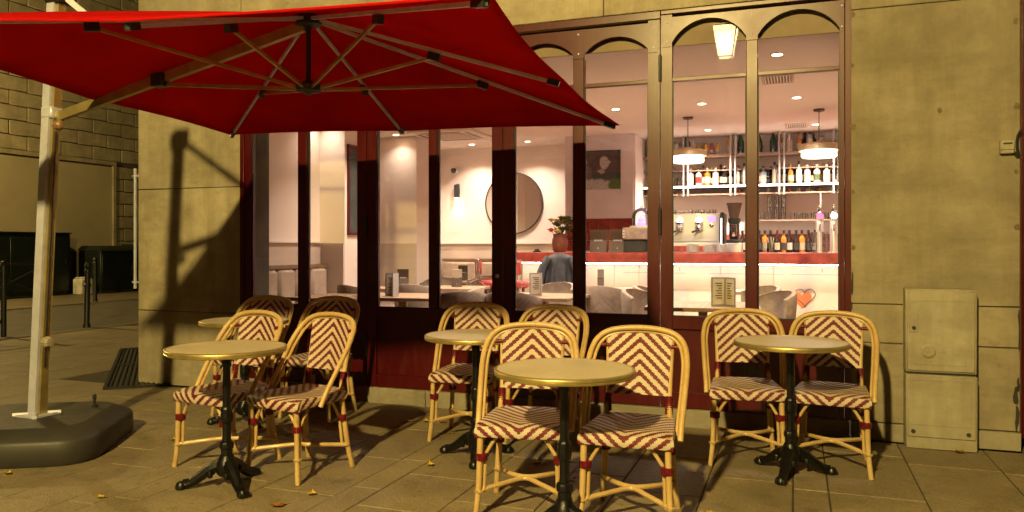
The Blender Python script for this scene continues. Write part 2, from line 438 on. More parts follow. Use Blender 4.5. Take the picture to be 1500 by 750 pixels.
fill([-9.88,-9.46,-9.04,-8.62,-8.2,-7.78,-7.36,-6.94,-6.52,-6.1,-5.55], 3.2, 5.4)
fill([-9.88,-9.46,-9.04,-8.62,-8.2,-7.78,-7.36,-6.94,-6.5], 5.4, 9.4)

# iron drain grating against the cafe's side wall
gr = empty('drain_grating', (-6.45, 6.35, .001), R(44), 'dark iron grating with fallen leaves caught in it by building corner', 'grating')
box('pit_bottom', 'cabinet_dark', (-.26, .26, -1.45, 1.45, .0, .003), gr)
MB().box(-.27, -.24, -1.45, 1.45, .0035, .016).box(.24, .27, -1.45, 1.45, .0035, .016).box(-.24, .24, -1.45, -1.41, .0035, .016).box(-.24, .24, 1.41, 1.45, .0035, .016).box(-.24, .24, -.02, .02, .0035, .016).build('rim', 'iron_black', gr)
bar = MB().box(-.008, .008, -1.41, 1.41, .0035, .014).mesh('bar', 'iron_black')
for i in range(11):
    o = bpy.data.objects.new('bar', bar); col.objects.link(o); o.parent = gr; o.location = (-.215+i*.043, 0, 0)

# ---------------------------------------------------------------- cafe building
Y0 = 5.5
cafe = empty('cafe_building', (-2.1, Y0, 0), 0, 'pale limestone cafe building with arched dark red glazed doors and lit interior', 'building')
CX, CY = -2.1, Y0
def cb(name, m, b, parent=cafe, ch=0.):
    x0, x1, y0, y1, z0, z1 = b; px, py = (CX, CY)
    return box(name, m, (x0-px, x1-px, y0-py, y1-py, z0, z1), parent, ch)
ZT = 8.6
wallL = cb('wall', 'mortar', (-5.62, -4.50, 5.512, 5.9, 0, ZT))
cb('side_wall', 'limestone', (-5.63, -5.30, 5.9, 13.5, 0, ZT))
wallR = cb('wall', 'mortar', (.345, 1.29, 5.512, 5.9, 0, ZT))
wallT = cb('wall', 'mortar', (-4.50, .345, 5.512, 5.9, 2.905, ZT))
cb('wall', 'limestone', (1.62, 6.0, 5.5, 5.9, 0, ZT))
def stones(parent, xs, zs, y0=5.5, y1=5.53, m='limestone'):
    for a, b in zip(xs, xs[1:]):
        for c, d in zip(zs, zs[1:]):
            g = .003; j = random.uniform(0, .003)
            x0, x1, z0, z1 = a+g, b-g, c+g, d-g; cx, cz = (x0+x1)/2, (z0+z1)/2
            o = MB().box(x0-cx, x1-cx, 0, y1-y0-j, z0-cz, z1-cz, .004).build('stone_block', m, parent); o.location = (cx-CX, y0+j-CY, cz)
stones(wallL, [-5.63, -4.49], [0, .665, 1.76, 2.9, 4.1, 5.4, 6.9, ZT])
stones(wallR, [.335, 1.288], [.115, .625, .875, 2.78, 4.1, 5.4, 6.9, ZT], m='dim_stained_stone')
stones(wallT, [-4.49, -2.9, -1.3, .335], [2.905, 4.1, 5.4, 6.9, ZT])
for a, b in ((.345, 1.288),): cb('plinth', 'plinth_stone', (a, b, 5.485, 5.53, 0, .112), cafe, .004)
for a, b in ((-4.49,-3.6), (-3.6,-2.72), (-2.72,-1.7), (-1.7,-.75), (-.75,.33)): cb('sill_block', 'plinth_stone', (a+.002, b-.002, 5.488, 5.75, -.02, .113), cafe, .004)
cb('neighbour_jamb', 'red_paint', (1.291, 1.615, 5.52, 5.6, .08, 3.4))
cb('neighbour_jamb_stile', 'red_paint', (1.30, 1.36, 5.495, 5.518, .08, 3.4))
cb('roof', 'mortar', (-5.62, 1.6, 5.9, 13.5, ZT-.2, ZT))
# broken corner of the render by the next shopfront
ch_ = random.Random(11)
for (cx_, cz_, w_, h_) in ((1.268,.20,.014,.09), (1.262,.33,.016,.07), (1.274,.40,.010,.06), (1.280,.70,.006,.12), (1.278,.82,.007,.05), (.348,1.0,.010,.10), (.342,.86,.008,.03)):
    P_ = [(cx_+w_*math.cos(R(30*q))*ch_.uniform(.55, 1.1), cz_+h_*math.sin(R(30*q))*ch_.uniform(.6, 1.1)) for q in range(12)]
    MB().add([(x-CX, 5.4975-CY, z) for x, z in P_], [tuple(reversed(range(12)))]).build('chipped_spot', 'cabinet_dark', cafe)

for (cx_, cz_, w_) in ((.352,2.75,.014), (.350,2.42,.012), (.352,2.02,.02), (.350,1.60,.014), (.352,1.24,.016), (1.262,2.62,.016), (1.268,2.10,.02), (1.264,1.70,.013), (1.268,1.36,.018), (.85,2.10,.016)):
    P_ = [(cx_+w_*math.cos(R(30*q))*ch_.uniform(.6, 1.1), cz_+w_*1.4*math.sin(R(30*q))*ch_.uniform(.6, 1.1)) for q in range(12)]
    MB().add([(x-CX, 5.4985-CY, z) for x, z in P_], [tuple(reversed(range(12)))]).build('stain', 'stain_brown', cafe)
# glazed door leaves -------------------------------------------------
def leaf(x0, x1, panes, zspring, zarch, ztop, hinge):
    """one leaf with two arched lights; x in world"""
    fm = MB(); y0, y1 = 5.512, 5.572
    xs = [x0] + [q for p in panes for q in p] + [x1]
    for a, b in ((xs[0], xs[1]), (xs[4], xs[5])): fm.box(a-CX, b-CX, y0-CY, y1-CY, .118, ztop)
    door = fm.build('door_leaf', 'red_paint', cafe)
    def sub(n, m, b, ch=0.): return cb(n, m, b, door, ch)
    sub('mullion', 'red_paint', (xs[2], xs[3], y0-.004, y1, .755, zspring-.03), .004)
    sub('bottom_rail', 'red_paint', (xs[1], xs[4], y0+.001, y1, .665, .755), .003)
    sub('threshold_rail', 'red_paint', (xs[1], xs[4], y0+.001, y1, .118, .22), .003)
    mid = (xs[2]+xs[3])/2
    sub('kick_panel', 'red_paint', (xs[1], mid-.03, y0+.022, y1-.01, .22, .665))
    sub('kick_panel', 'red_paint', (mid+.03, xs[4], y0+.022, y1-.01, .22, .665))
    sub('kick_stile', 'red_paint', (mid-.03, mid+.03, y0+.002, y1, .22, .665), .003)
    # arched head plate
    h = MB(); yf, yb = y0-.006, y0+.018
    zb = zspring-.03
    pts = [(xs[1]-.002, zb)]
    K = 14
    for (a, b) in panes:
        r = zarch-zspring; c2 = (b-a)/2; Rr = (c2*c2+r*r)/(2*r); zc = zarch-Rr; xm = (a+b)/2; th = math.asin(min(1, c2/Rr))
        arc = [(xm+Rr*math.sin(-th+2*th*i/K), zc+Rr*math.cos(-th+2*th*i/K)) for i in range(K+1)]
        vs = []; fs = []
        for (x, z) in arc: vs += [(x-CX, yf-CY, z), (x-CX, yf-CY, ztop-.02), (x-CX, yb-CY, z), (x-CX, yb-CY, ztop-.02)]
        for i in range(K):
            q = 4*i; fs += [(q, q+4, q+5, q+1), (q+2, q+3, q+7, q+6), (q, q+2, q+6, q+4)]
        h.add(vs, fs)
    for a, b in ((xs[0]+.012, xs[1]), (xs[2], xs[3]), (xs[4], xs[5]-.012)): h.box(a-CX, b-CX, yf-CY, yb-CY, zb, ztop-.02)
    h.build('arch_head', 'red_paint', door)
    for x in ((xs[0]+xs[1])/2, (xs[2]+xs[3])/2, (xs[4]+xs[5])/2):
        for z in (zspring+.005, ztop-.055):
            MB().lathe([(.007,0), (.007,.003), (.004,.005)], 8, (x-CX, yf-CY, z), 'y').build('bolt', 'aluminium', door)
    for (a, b) in panes:
        sub('pane', 'window_glass', (a-.004, b+.004, 5.538, 5.544, .75, zarch+.012))
        sub('transom_bar', 'red_paint', (a, b, y0+.004, y1-.012, 2.402, 2.430), .003)
        g = .008
        MB().box(a-CX, a+g-CX, 5.526-CY, 5.5375-CY, .755, 2.40).box(b-g-CX, b-CX, 5.526-CY, 5.5375-CY, .755, 2.40).box(a+g-CX, b-g-CX, 5.526-CY, 5.5375-CY, .755, .762).build('glazing_seal', 'black_seal', door)
    for hx in hinge:
        for hz in (1.42, 2.50, .45):
            MB().lathe([(.006,-.095), (.011,-.09), (.011,-.002), (.008,0), (.011,.002), (.011,.09), (.006,.095)], 10, (hx-CX, y0-.012-CY, hz)).build('hinge', 'dark_plastic', door)
    return door
leaf(-4.455, -3.260, [(-4.393,-3.915), (-3.828,-3.345)], 2.645, 2.752, 2.845, [-3.257])
leaf(-3.254, -2.083, [(-3.169,-2.701), (-2.625,-2.167)], 2.645, 2.752, 2.845, [])
lf = leaf(-2.077, -.898, [(-1.991,-1.529), (-1.447,-.980)], 2.645, 2.752, 2.845, [])
leaf(-.890, .300, [(-.812,-.313), (-.238,.272)], 2.675, 2.823, 2.872, [-.894])
cb('frame_jamb', 'red_paint', (-4.50, -4.458, 5.50, 5.60, .114, 2.9), cafe, .003)
cb('frame_jamb', 'red_paint', (.303, .343, 5.50, 5.60, .114, 2.9), cafe, .003)
cb('frame_head', 'red_paint', (-4.457, -.892, 5.498, 5.60, 2.848, 2.902), cafe, .003)
cb('frame_head', 'red_paint', (-.889, .302, 5.498, 5.60, 2.874, 2.902), cafe, .003)
MB().lathe([(.016,0), (.016,.006), (.008,.008), (.008,.012)], 12, (-2.125-CX, 5.512-CY, 1.02), 'y').build('lock', 'aluminium', lf)

# interior shell ------------------------------------------------------
FL = .05
cb('interior_floor', 'oak_floor', (-5.3, 1.25, 5.76, 11.25, -.1, FL))
ceil = cb('ceiling', 'ceiling_paint', (-5.3, 1.25, 5.6005, 9.45, 2.67, 2.78))
cb('bar_ceiling', 'ceiling_paint', (-5.3, 1.25, 9.45, 11.25, 2.765, 2.86))
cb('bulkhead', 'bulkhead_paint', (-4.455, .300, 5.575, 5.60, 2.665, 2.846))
cb('interior_wall', 'wall_paint', (-5.5, 1.25, 11.2, 11.5, -.1, 2.9))
cb('interior_wall', 'wall_paint', (-5.50, -5.29, 5.9, 11.2, -.1, 2.9))
cb('interior_wall', 'wall_paint', (1.10, 1.28, 5.9, 11.2, -.1, 2.9))
cb('interior_wall', 'wall_paint', (-5.29, -4.51, 5.72, 5.9, -.1, 2.9))
cb('interior_wall', 'wall_paint', (-5.289, -5.0, 5.901, 7.449, -.1, 2.67))
p1 = cb('pillar', 'wall_paint', (-5.289, -4.68, 7.45, 7.80, FL, 2.67))
p2 = cb('pillar', 'wall_paint', (-5.289, -4.60, 9.03, 9.45, FL, 2.67))
cb('picture_wall', 'picture_wall', (-3.0, -2.05, 10.4, 11.2, FL, 2.765))
# wainscot with ledge
cb('wainscot', 'wainscot_paint', (-5.285, -3.0, 11.17, 11.199, FL, 1.28))
cb('wainscot', 'wainscot_paint', (-4.999, -4.973, 5.901, 7.448, FL, 1.28))
cb('wainscot', 'wainscot_paint', (-5.289, -5.262, 7.802, 8.999, FL, 1.28))
cb('wainscot', 'wainscot_paint', (-5.289, -5.262, 9.452, 11.168, FL, 1.28))
cb('wainscot', 'wainscot_paint', (-4.97, -4.678, 7.42, 7.449, FL, 1.28)); cb('wainscot', 'wainscot_paint', (-5.26, -4.598, 9.0, 9.029, FL, 1.28))
cb('ledge', 'wall_paint', (-5.26, -3.0, 11.14, 11.199, 1.281, 1.295)); cb('ledge', 'wall_paint', (-4.999, -4.94, 5.91, 7.41, 1.281, 1.295))
# red backsplash tiles on the picture wall
for i in range(6):
    for k in range(3): cb('tile', 'red_tile', (-2.995+i*.157, -2.995+i*.157+.153, 10.388, 10.3995, 1.18+k*.148, 1.18+k*.148+.144), cafe, .002)
for i in range(14):
    for k in range(2): cb('tile', 'red_tile', (-1.75+i*.198, -1.75+i*.198+.194, 11.188, 11.1995, 1.17+k*.12, 1.17+k*.12+.117), cafe, .002)
cb('cove_strip', 'led_shelf', (-1.98, 1.09, 9.458, 9.475, 2.745, 2.758))
cb('cove_lip', 'ceiling_paint', (-2.0, 1.09, 9.456, 9.53, 2.72, 2.735))
cb('niche_return', 'wall_paint', (-2.049, -2.02, 10.41, 11.19, 1.2, 2.76))

# ================================================================ LAMPS
def area(name, loc, w, size, rot=(0,0,0), c=INT, parent=None, spread=R(120)):
    l = bpy.data.lights.new(name, 'AREA'); l.shape = 'DISK'; l.size = size; l.energy = w; l.color = c; l.spread = spread
    o = bpy.data.objects.new(name, l); col.objects.link(o); o.location = loc; o.rotation_euler = rot
    if parent: o.parent = parent
    return o
def downlight(x, y, z, w, label):
    e = empty('downlight', (x, y, z), 0, label, 'downlight', 'recessed ceiling spots')
    MB().lathe([(.038,-.001), (.055,-.001), (.055,-.007), (.038,-.004)], 16, ring=True).build('trim_ring', 'ceiling_paint', e)
    MB().lathe([(0,-.002), (.036,-.002)], 16).build('lamp_face', 'lamp_white', e)
    area('spot', (0, 0, -.012), w, .07, parent=e)
LA = 'small round recessed spotlight glowing in the cafe ceiling'
for x, y in ((-.126,6.1), (.013,7.94), (-.878,7.96), (-1.754,7.97), (-2.7,6.5), (-3.0,8.2), (-3.9,7.4), (-3.8,9.2), (-1.9,6.3)):
    downlight(x, y, 2.67, DOWN_W*(1.6 if x > -2.2 else 1.6), LA)
for x, y in ((-3.655,10.7), (-4.55,10.74), (-5.0,10.2), (-1.074,10.449), (.241,10.437)): downlight(x, y, 2.765, DOWN_W*(5.0 if x > -2.2 else 1.2), LA)
for x, y in ((-4.84,7.27), (-4.80,8.85)): downlight(x, y, 2.67, DOWN_W*.14, 'recessed spotlight washing down the face of a pale pillar')

def pendant(x, y, label):
    e = empty('pendant_lamp', (x, y, 2.67), 0, label, 'lamp', 'pendant lamps above the bar')
    MB().lathe([(.055,0), (.055,-.02), (.01,-.024), (.01,-.03)], 16).build('canopy_rose', 'menu_brown', e)
    MB().tube([(0,0,-.02), (0,0,-.34)], .005, 6).build('cord', 'menu_brown', e)
    MB().lathe([(.012,-.33), (.03,-.335), (.19,-.365), (.20,-.375), (.205,-.435), (.195,-.435), (.19,-.38), (.03,-.345)], 32, ring=True).build('shade', 'pendant_shell', e)
    MB().lathe([(.0,-.40), (.17,-.40), (.175,-.49), (.165,-.50), (0,-.50)], 32).build('diffuser', 'pendant_glow', e)
    area('bulb', (0,0,-.51), 10, .28, parent=e, c=(1,.86,.7), spread=R(170))
pendant(-1.115, 8.75, 'dome pendant lamp with glowing drum hanging before the coffee machine')
pendant(.232, 8.70, 'dome pendant lamp with glowing drum hanging beside the beer taps')

def sconce(x, y, z, label):
    e = empty('wall_sconce', (x, y, z), 0, label, 'lamp')
    box('back_plate', 'dark_plastic', (-.03, .03, -.012, 0, -.09, .12), e)
    MB().lathe([(.035,-.10), (.04,-.095), (.04,.10), (.035,.105)], 16, (0,-.055,0)).build('tube', 'dark_plastic', e)
    MB().lathe([(.0,-.104), (.034,-.104)], 12, (0,-.055,0)).build('lamp_face', 'lamp_white', e)
    l = bpy.data.lights.new('bulb', 'SPOT'); l.energy = 11; l.spot_size = R(75); l.spot_blend = .6; l.color = INT; l.shadow_soft_size = .03
    o = bpy.data.objects.new('bulb', l); col.objects.link(o); o.parent = e; o.location = (0, -.055, -.12)
sconce(-4.98, 11.199, 2.10, 'short black cylinder sconce lighting the back wall beside the mirror')

def street_lantern(loc, label, watts, c, arm=0):
    e = empty('street_lantern', loc, 0, label, 'street lamp', 'street lanterns on posts')
    zc = 4.85
    MB().lathe([(.16,0), (.16,.12), (.12,.2), (.10,.7), (.075,.85), (.06,1.0), (.042,2.6), (.036,4.2), (.05,4.25), (.03,4.3), (.03,4.45)], 14).build('post', 'iron_black', e)
    t, b, h = .21, .125, .27
    P = [(-1,-1), (1,-1), (1,1), (-1,1)]
    f = MB()
    for sx, sy in P:
        f.tube([(sx*b, sy*b, zc-h), (sx*t, sy*t, zc+h)], .012, 5)
    for k in range(4):
        (ax, ay), (bx, by) = P[k], P[(k+1) % 4]
        f.tube([(ax*b, ay*b, zc-h), (bx*b, by*b, zc-h)], .012, 5); f.tube([(ax*t, ay*t, zc+h), (bx*t, by*t, zc+h)], .014, 5)
        f.tube(smooth_path([(ax*b, ay*b, zc-h), (ax*.08, ay*.08, zc-h-.06), (0, 0, zc-h-.14)], 4), .010, 5)
    f.build('cage', 'iron_black', e)
    for k in range(4):
        (ax, ay), (bx, by) = P[k], P[(k+1) % 4]; q = .97
        MB().add([(ax*b*q, ay*b*q, zc-h), (bx*b*q, by*b*q, zc-h), (bx*t*q, by*t*q, zc+h), (ax*t*q, ay*t*q, zc+h)], [(0,1,2,3)]).build('pane', 'lantern_glass', e)
    r = MB(); ap = (0, 0, zc+h+.22)
    r.add([(sx*t*1.12, sy*t*1.12, zc+h+.02) for sx, sy in P] + [(sx*.07, sy*.07, zc+h+.15) for sx, sy in P], [(0,1,5,4), (1,2,6,5), (2,3,7,6), (3,0,4,7), (4,5,6,7)])
    r.lathe([(.06,.15), (.07,.19), (.03,.24), (.015,.3)], 10, (0,0,zc+h)); r.build('roof', 'iron_black', e)
    l = bpy.data.lights.new('lantern_light', 'POINT'); l.energy = watts; l.color = c; l.shadow_soft_size = .125
    o = bpy.data.objects.new('lantern_light', l); col.objects.link(o); o.parent = e; o.location = (0, 0, zc)
street_lantern((-1.16, -3.15, 0), 'lit four-sided street lantern facing the cafe, mirrored in its glass', LANTERN_W, WARM)
street_lantern((-16.4, 9.2, 0), 'lit street lantern on black post beside the side street', LANTERN2_W, (1., .70, .24))

# ================================================================ BACKGROUND across the side street
XW = -18.4
far = empty('stone_building', (XW, 16, 0), 0, 'large stone building with coursed blocks and plain panel across the street', 'building')
box('wall', 'mortar', (-.6, -.03, -14, 22, 0, 11), far)
rng = random.Random(3)
def far_blocks(ya, yb, za, zb, hh, ln, skip=None):
    r = 0; z = za
    while z < zb - .1:
        y = ya - (ln/2 if r % 2 else 0); h = min(hh, zb-z)
        while y < yb - .05:
            a, b = max(y, ya), min(y+ln, yb)
            if b-a > .08 and not (skip and a < skip[1] and b > skip[0] and z+h > skip[2] and z < skip[3]):
                w, g = b-a-.025, h-.025
                o = MB().box(-.03, rng.uniform(0, .012), -w/2, w/2, -g/2, g/2, .012).build('stone_block', 'far_stone', far); o.location = (0, (a+b)/2-16, z+h/2)
            y += ln
        z += hh; r += 1
far_blocks(10.5, 22, 3.66, 9.4, .37, .98, (13.75, 15.0, 7.75, 9.6))
far_blocks(17.15, 22, 0.3, 3.54, .36, .62)
box('panel', 'far_render', (-.03, -.004, -11, 1.05, .3, 3.5), far)
box('panel_moulding', 'far_stone', (-.03, .05, -11, 1.149, 3.545, 3.655), far); box('panel_moulding', 'far_stone', (-.03, .045, 1.052, 1.148, .3, 3.544), far)
box('base_course', 'far_stone', (-.03, .06, -14, 22, 0, .298), far)
w = box('window', 'cabinet_dark', (-.05, -.028, -2.24, -1.01, 7.77, 9.6), far)
box('window_surround', 'far_stone', (-.028, .02, -2.33, -2.2, 7.7, 9.6), w); box('window_surround', 'far_stone', (-.028, .02, -1.04, -.93, 7.7, 9.6), w)
box('sill', 'far_stone', (-.028, .06, -2.195, -1.045, 7.66, 7.77), w)
# street cabinets and bins
def green_cabinet(loc, w, d, h, label, lid):
    e = empty('street_cabinet', loc, 0, label, 'cabinet')
    box('body', 'green_paint', (-d/2, d/2, -w/2, w/2, .06, h), e, .02)
    box('foot', 'cabinet_dark', (-d/2+.03, d/2-.03, -w/2+.03, w/2-.03, -.01, .06), e)
    n = max(1, round(w/.8))
    for i in range(n):
        a = -w/2+.04+i*(w-.08)/n; b = a+(w-.08)/n-.02
        dd = box('door', 'green_paint', (d/2, d/2+.018, a, b, .12, h-.1), e, .006)
        box('handle', 'iron_black', (d/2+.018, d/2+.04, b-.1, b-.07, h*.5, h*.5+.16), dd)
    if lid:
        MB().add([(-d/2-.03,-w/2-.02,h), (d/2+.03,-w/2-.02,h), (d/2+.03,w/2+.02,h), (-d/2-.03,w/2+.02,h), (-d/2-.01,-w/2+.12,h+.13), (d/4,-w/2+.12,h+.13), (d/4,w/2-.12,h+.13), (-d/2-.01,w/2-.12,h+.13)],
                 [(3,2,1,0), (4,5,6,7), (0,1,5,4), (1,2,6,5), (2,3,7,6), (3,0,4,7)]).build('lid', 'green_paint', e)
    else: box('lid', 'green_paint', (-d/2-.02, d/2+.03, -w/2-.02, w/2+.02, h+.001, h+.04), e, .01)
green_cabinet((-17.95, 13.75, 0), 2.5, .7, 1.55, 'tall dark green street cabinet with flat top against stone wall', False)
green_cabinet((-17.55, 16.10, 0), 1.15, .8, 1.12, 'low dark green bin with sloped lid beside the white block', True)
green_cabinet((-17.55, 17.45, 0), 1.2, .8, 1.16, 'low dark green bin with sloped lid farther along the stone wall', True)
tag(MB().box(-.16, .16, -.17, .17, -.01, .40, .02).box(-.13, .13, -.14, .14, .40, .44, .015).build('stone_block_seat', 'white_block', None, (-17.35, 15.15, 0)), 'small pale square block standing between the dark green cabinets', 'block')
def bollard(loc, lean, label):
    e = empty('bollard', loc, 0, label, 'bollard', 'slim black street bollards'); e.rotation_euler = (0, R(lean), 0)
    MB().lathe([(.055,-.03), (.055,.04), (.042,.06), (.040,.62), (.052,.63), (.052,.66), (.040,.67), (.038,.84)], 12).build('post', 'iron_black', e)
    MB().lathe([(.046,.84), (.05,.86), (.046,.88), (.034,.90), (.05,.94), (.034,.985), (0,1.0)], 12).build('cap', 'iron_black', e)
bollard((-10.22, 8.99, 0), 1.5, 'slim black bollard leaning slightly at the kerb nearer the cafe')
bollard((-14.75, 13.2, 0), 0, 'slim black bollard at the far kerb before the dark green bins')
bollard((-14.75, 17.6, 0), 0, 'slim black bollard farther down the side street on the far kerb')
def barrier(loc, rz, label):
    e = empty('street_barrier', loc, rz, label, 'barrier', 'crossed-bar street barriers')
    for x in (0, 1.5): MB().tube([(x,0,-.03), (x,0,.97)], .036, 10).lathe([(.036,.97), (.045,.99), (.03,1.03), (0,1.05)], 10, (x,0,0)).build('post', 'iron_black', e)
    MB().tube([(0,0,.88), (1.5,0,.88)], .02, 8).build('top_rail', 'iron_black', e); MB().tube([(0,0,.2), (1.5,0,.2)], .02, 8).build('bottom_rail', 'iron_black', e)
    MB().tube([(0,-.012,.2), (1.5,-.012,.88)], .012, 6).build('cross_bar', 'iron_black', e); MB().tube([(0,.012,.88), (1.5,.012,.2)], .012, 6).build('cross_bar', 'iron_black', e)
barrier((-10.22, 7.66, 0), R(-92), 'black crossed-bar barrier at the kerb nearer the cafe')
barrier((-14.75, 12.0, 0), R(-90), 'black crossed-bar barrier at the far kerb')
# rod on the cafe's corner
e = empty('wall_rod', (-5.66, 5.62, .85), 0, 'slender pale metal rod bracketed to the cafe corner', 'rod')
MB().tube([(-.125,0,0), (-.125,0,1.12)], .014, 8).build('rod', 'aluminium', e)
for z in (.06, 1.05): MB().tube([(.032,0,z), (-.155,0,z)], .011, 6).build('bracket', 'aluminium', e)

# ================================================================ WALL FITTINGS
e = empty('utility_cabinet', (.838, 5.5, 0), 0, 'tall beige two-part utility cabinet standing against the stone wall', 'cabinet')
lo = box('lower_case', 'cabinet_paint', (-.195, .195, -.14, -.017, 0, .458), e, .006)
up = box('upper_case', 'cabinet_paint', (-.197, .193, -.135, -.017, .470, .985), e, .006)
box('joint_gap', 'cabinet_dark', (-.185, .18, -.12, -.03, .457, .471), e)
dl = box('lower_door', 'cabinet_paint', (-.185, .185, -.150, -.141, .075, .448), e, .004)
for (a, b, c, d) in ((-.165,.165,.15,.156), (-.165,.165,.424,.43), (-.165,-.159,.156,.424), (.159,.165,.156,.424)): box('panel_rib', 'cabinet_paint', (a, b, -.1535, -.1505, c, d), dl)
for x in (-.155, .145): MB().lathe([(.013,0), (.013,.004), (.007,.002)], 10, (x,-.150,.108), 'y').build('lock', 'cabinet_dark', dl)
du = box('upper_door', 'cabinet_paint', (-.187, .180, -.146, -.136, .482, .972), e, .004)
for (a, b, c, d) in ((-.165,.13,.52,.526), (-.165,.13,.91,.916), (-.165,-.159,.526,.91), (.124,.13,.526,.91)): box('panel_rib', 'cabinet_paint', (a, b, -.149, -.1465, c, d), du)
box('lock_plate', 'cabinet_paint', (-.176, -.128, -.154, -.1495, .72, .83), du, .003); MB().lathe([(.012,0), (.012,.006), (.006,.004)], 10, (-.152,-.154,.745), 'y').build('lock', 'cabinet_dark', du)
MB().lathe([(.041,0), (.041,.008), (.03,.013), (.028,.010), (.014,.010), (.012,.014)], 24, (-.072,-.146,.605), 'y').build('round_badge', 'cabinet_paint', du)
e = empty('intercom_box', (1.21, 5.498, 1.85), 0, 'small cream card reader box wired to the stone wall', 'intercom')
box('case', 'cabinet_paint', (-.038, .038, -.035, 0, -.04, .04), e, .005); box('slot', 'cabinet_dark', (-.022, .026, -.038, -.0355, .016, .026), e); box('lid_line', 'cabinet_dark', (-.036, .036, -.0365, -.0355, -.018, -.015), e)
MB().tube(smooth_path([(.038,-.01,-.03), (.062,-.012,-.06), (.055,-.012,.0), (.058,-.012,.06), (.075,-.012,.10)], 5), .009, 6).build('cable', 'dark_plastic', e)

# ================================================================ UMBRELLA
PB = Vector((-4.42, 3.53, 0)); HUB = Vector((-2.53, 3.66, 0)); ROT = R(6.5); HS = 1.427; ZE = 2.083; ZH = 2.51; ZL = 2.105
um = empty('cantilever_umbrella', PB, 0, 'red square cantilever umbrella on leaning aluminium mast with dark weighted base', 'umbrella')
def L(p): return Vector(p) - PB
# weighted base, a rounded-corner tank
def ring(s, r, z, n=5):
    out = []
    for q, (sx, sy) in enumerate(((1,1), (-1,1), (-1,-1), (1,-1))):
        for i in range(n):
            a = R(90*q) + R(90)*i/(n-1); out.append((sx*(s-r)+r*math.cos(a), sy*(s-r)+r*math.sin(a), z))
    return out
bs = MB(); prof = [(.492,.19,0), (.50,.19,.015), (.498,.19,.125), (.488,.19,.145), (.405,.17,.195), (.39,.16,.2)]
vs = []; fs = []
for s_, r_, z_ in prof: vs += ring(s_, r_, z_)
n_ = 20
for i in range(len(prof)-1):
    for k in range(n_): fs.append((i*n_+k, i*n_+(k+1) % n_, (i+1)*n_+(k+1) % n_, (i+1)*n_+k))
bs.add(vs, fs); bs.add(ring(.39, .16, .2), [tuple(range(n_))]); bs.add(ring(.492, .19, 0), [tuple(reversed(range(n_)))])
bo = bs.build('base', 'base_plastic', um, (-.04, -.01, 0), R(30))
MB().lathe([(.02,.195), (.02,.21), (.009,.22), (.009,.25), (.014,.255), (.011,.28), (.0,.282)], 12, (.30, .20, 0)).build('filler_knob', 'dark_plastic', bo)
TOP = Vector((.17, 0, 2.86))
def mast(z): return TOP*((z-.2)/(2.86-.2)) + Vector((0, 0, z-TOP.z*((z-.2)/(2.86-.2))))
fp = MB().box(-.09, .09, -.09, .09, .2, .212)
for q in range(4): fp.tube([(0,0,.208), (.13*math.cos(R(45+90*q)), .13*math.sin(R(45+90*q)), .208)], .016, 6)
fp.build('foot_plate', 'aluminium', um)
def bar_between(mb, a, b, w, h):
    a, b = Vector(a), Vector(b); d = (b-a).normalized(); u = d.cross(Vector((0,1,0))).normalized() if abs(d.z) > .8 else d.cross(Vector((0,0,1))).normalized(); v = d.cross(u)
    vs = [p + u*sx*w/2 + v*sy*h/2 for p in (a, b) for sx, sy in ((-1,-1), (1,-1), (1,1), (-1,1))]
    mb.add(vs, [(3,2,1,0), (4,5,6,7), (0,1,5,4), (1,2,6,5), (2,3,7,6), (3,0,4,7)]); return mb
bar_between(MB(), mast(.21), mast(2.80), .060, .085).build('mast', 'aluminium', um)
bar_between(MB(), mast(.21)+Vector((.043,0,0)), mast(2.80)+Vector((.043,0,0)), .016, .05).build('mast_track', 'brass', um)  # gold reflection along the mast's side put into the track's colour
bar_between(MB(), mast(.5)+Vector((.058,-.01,0)), mast(1.95)+Vector((.058,-.01,0)), .006, .006).build('mast_cord', 'dark_plastic', um)
q = mast(.66); MB().lathe([(.012,0), (.012,.03), (.034,.034), (.036,.06), (.028,.075), (0,.078)], 8, (q.x+.035, q.y-.02, q.z), 'x').build('crank_knob', 'cabinet_paint', um)
q = mast(1.985); MB().lathe([(.012,0), (.012,.03), (.03,.034), (.032,.06), (.02,.075), (0,.078)], 8, (q.x+.045, q.y-.02, q.z), 'x').build('slider_knob', 'walnut', um)
q = mast(2.08); MB().box(q.x-.036, q.x+.055, q.y-.047, q.y+.047, 2.03, 2.10, .008).build('slider', 'aluminium', um)
q = mast(2.8); MB().box(q.x-.05, q.x+.075, q.y-.06, q.y+.06, 2.73, 2.86, .012).build('mast_head', 'dark_plastic', um)
hub = L((HUB.x, HUB.y, 0))
A0 = mast(2.04)+Vector((.06,0,0)); A1 = hub+Vector((-.03,0,ZH-.045))
bar_between(MB(), A0, A1, .035, .055).build('arm', 'brass', um)
m_ = A0.lerp(A1, .44); MB().box(m_.x-.045, m_.x+.045, m_.y-.035, m_.y+.035, m_.z-.045, m_.z+.035, .006).build('arm_joint', 'dark_plastic', um)
bar_between(MB(), mast(2.78)+Vector((.05,0,0)), hub+Vector((-1.16,.09,2.32)), .03, .035).build('upper_strut', 'aluminium', um)
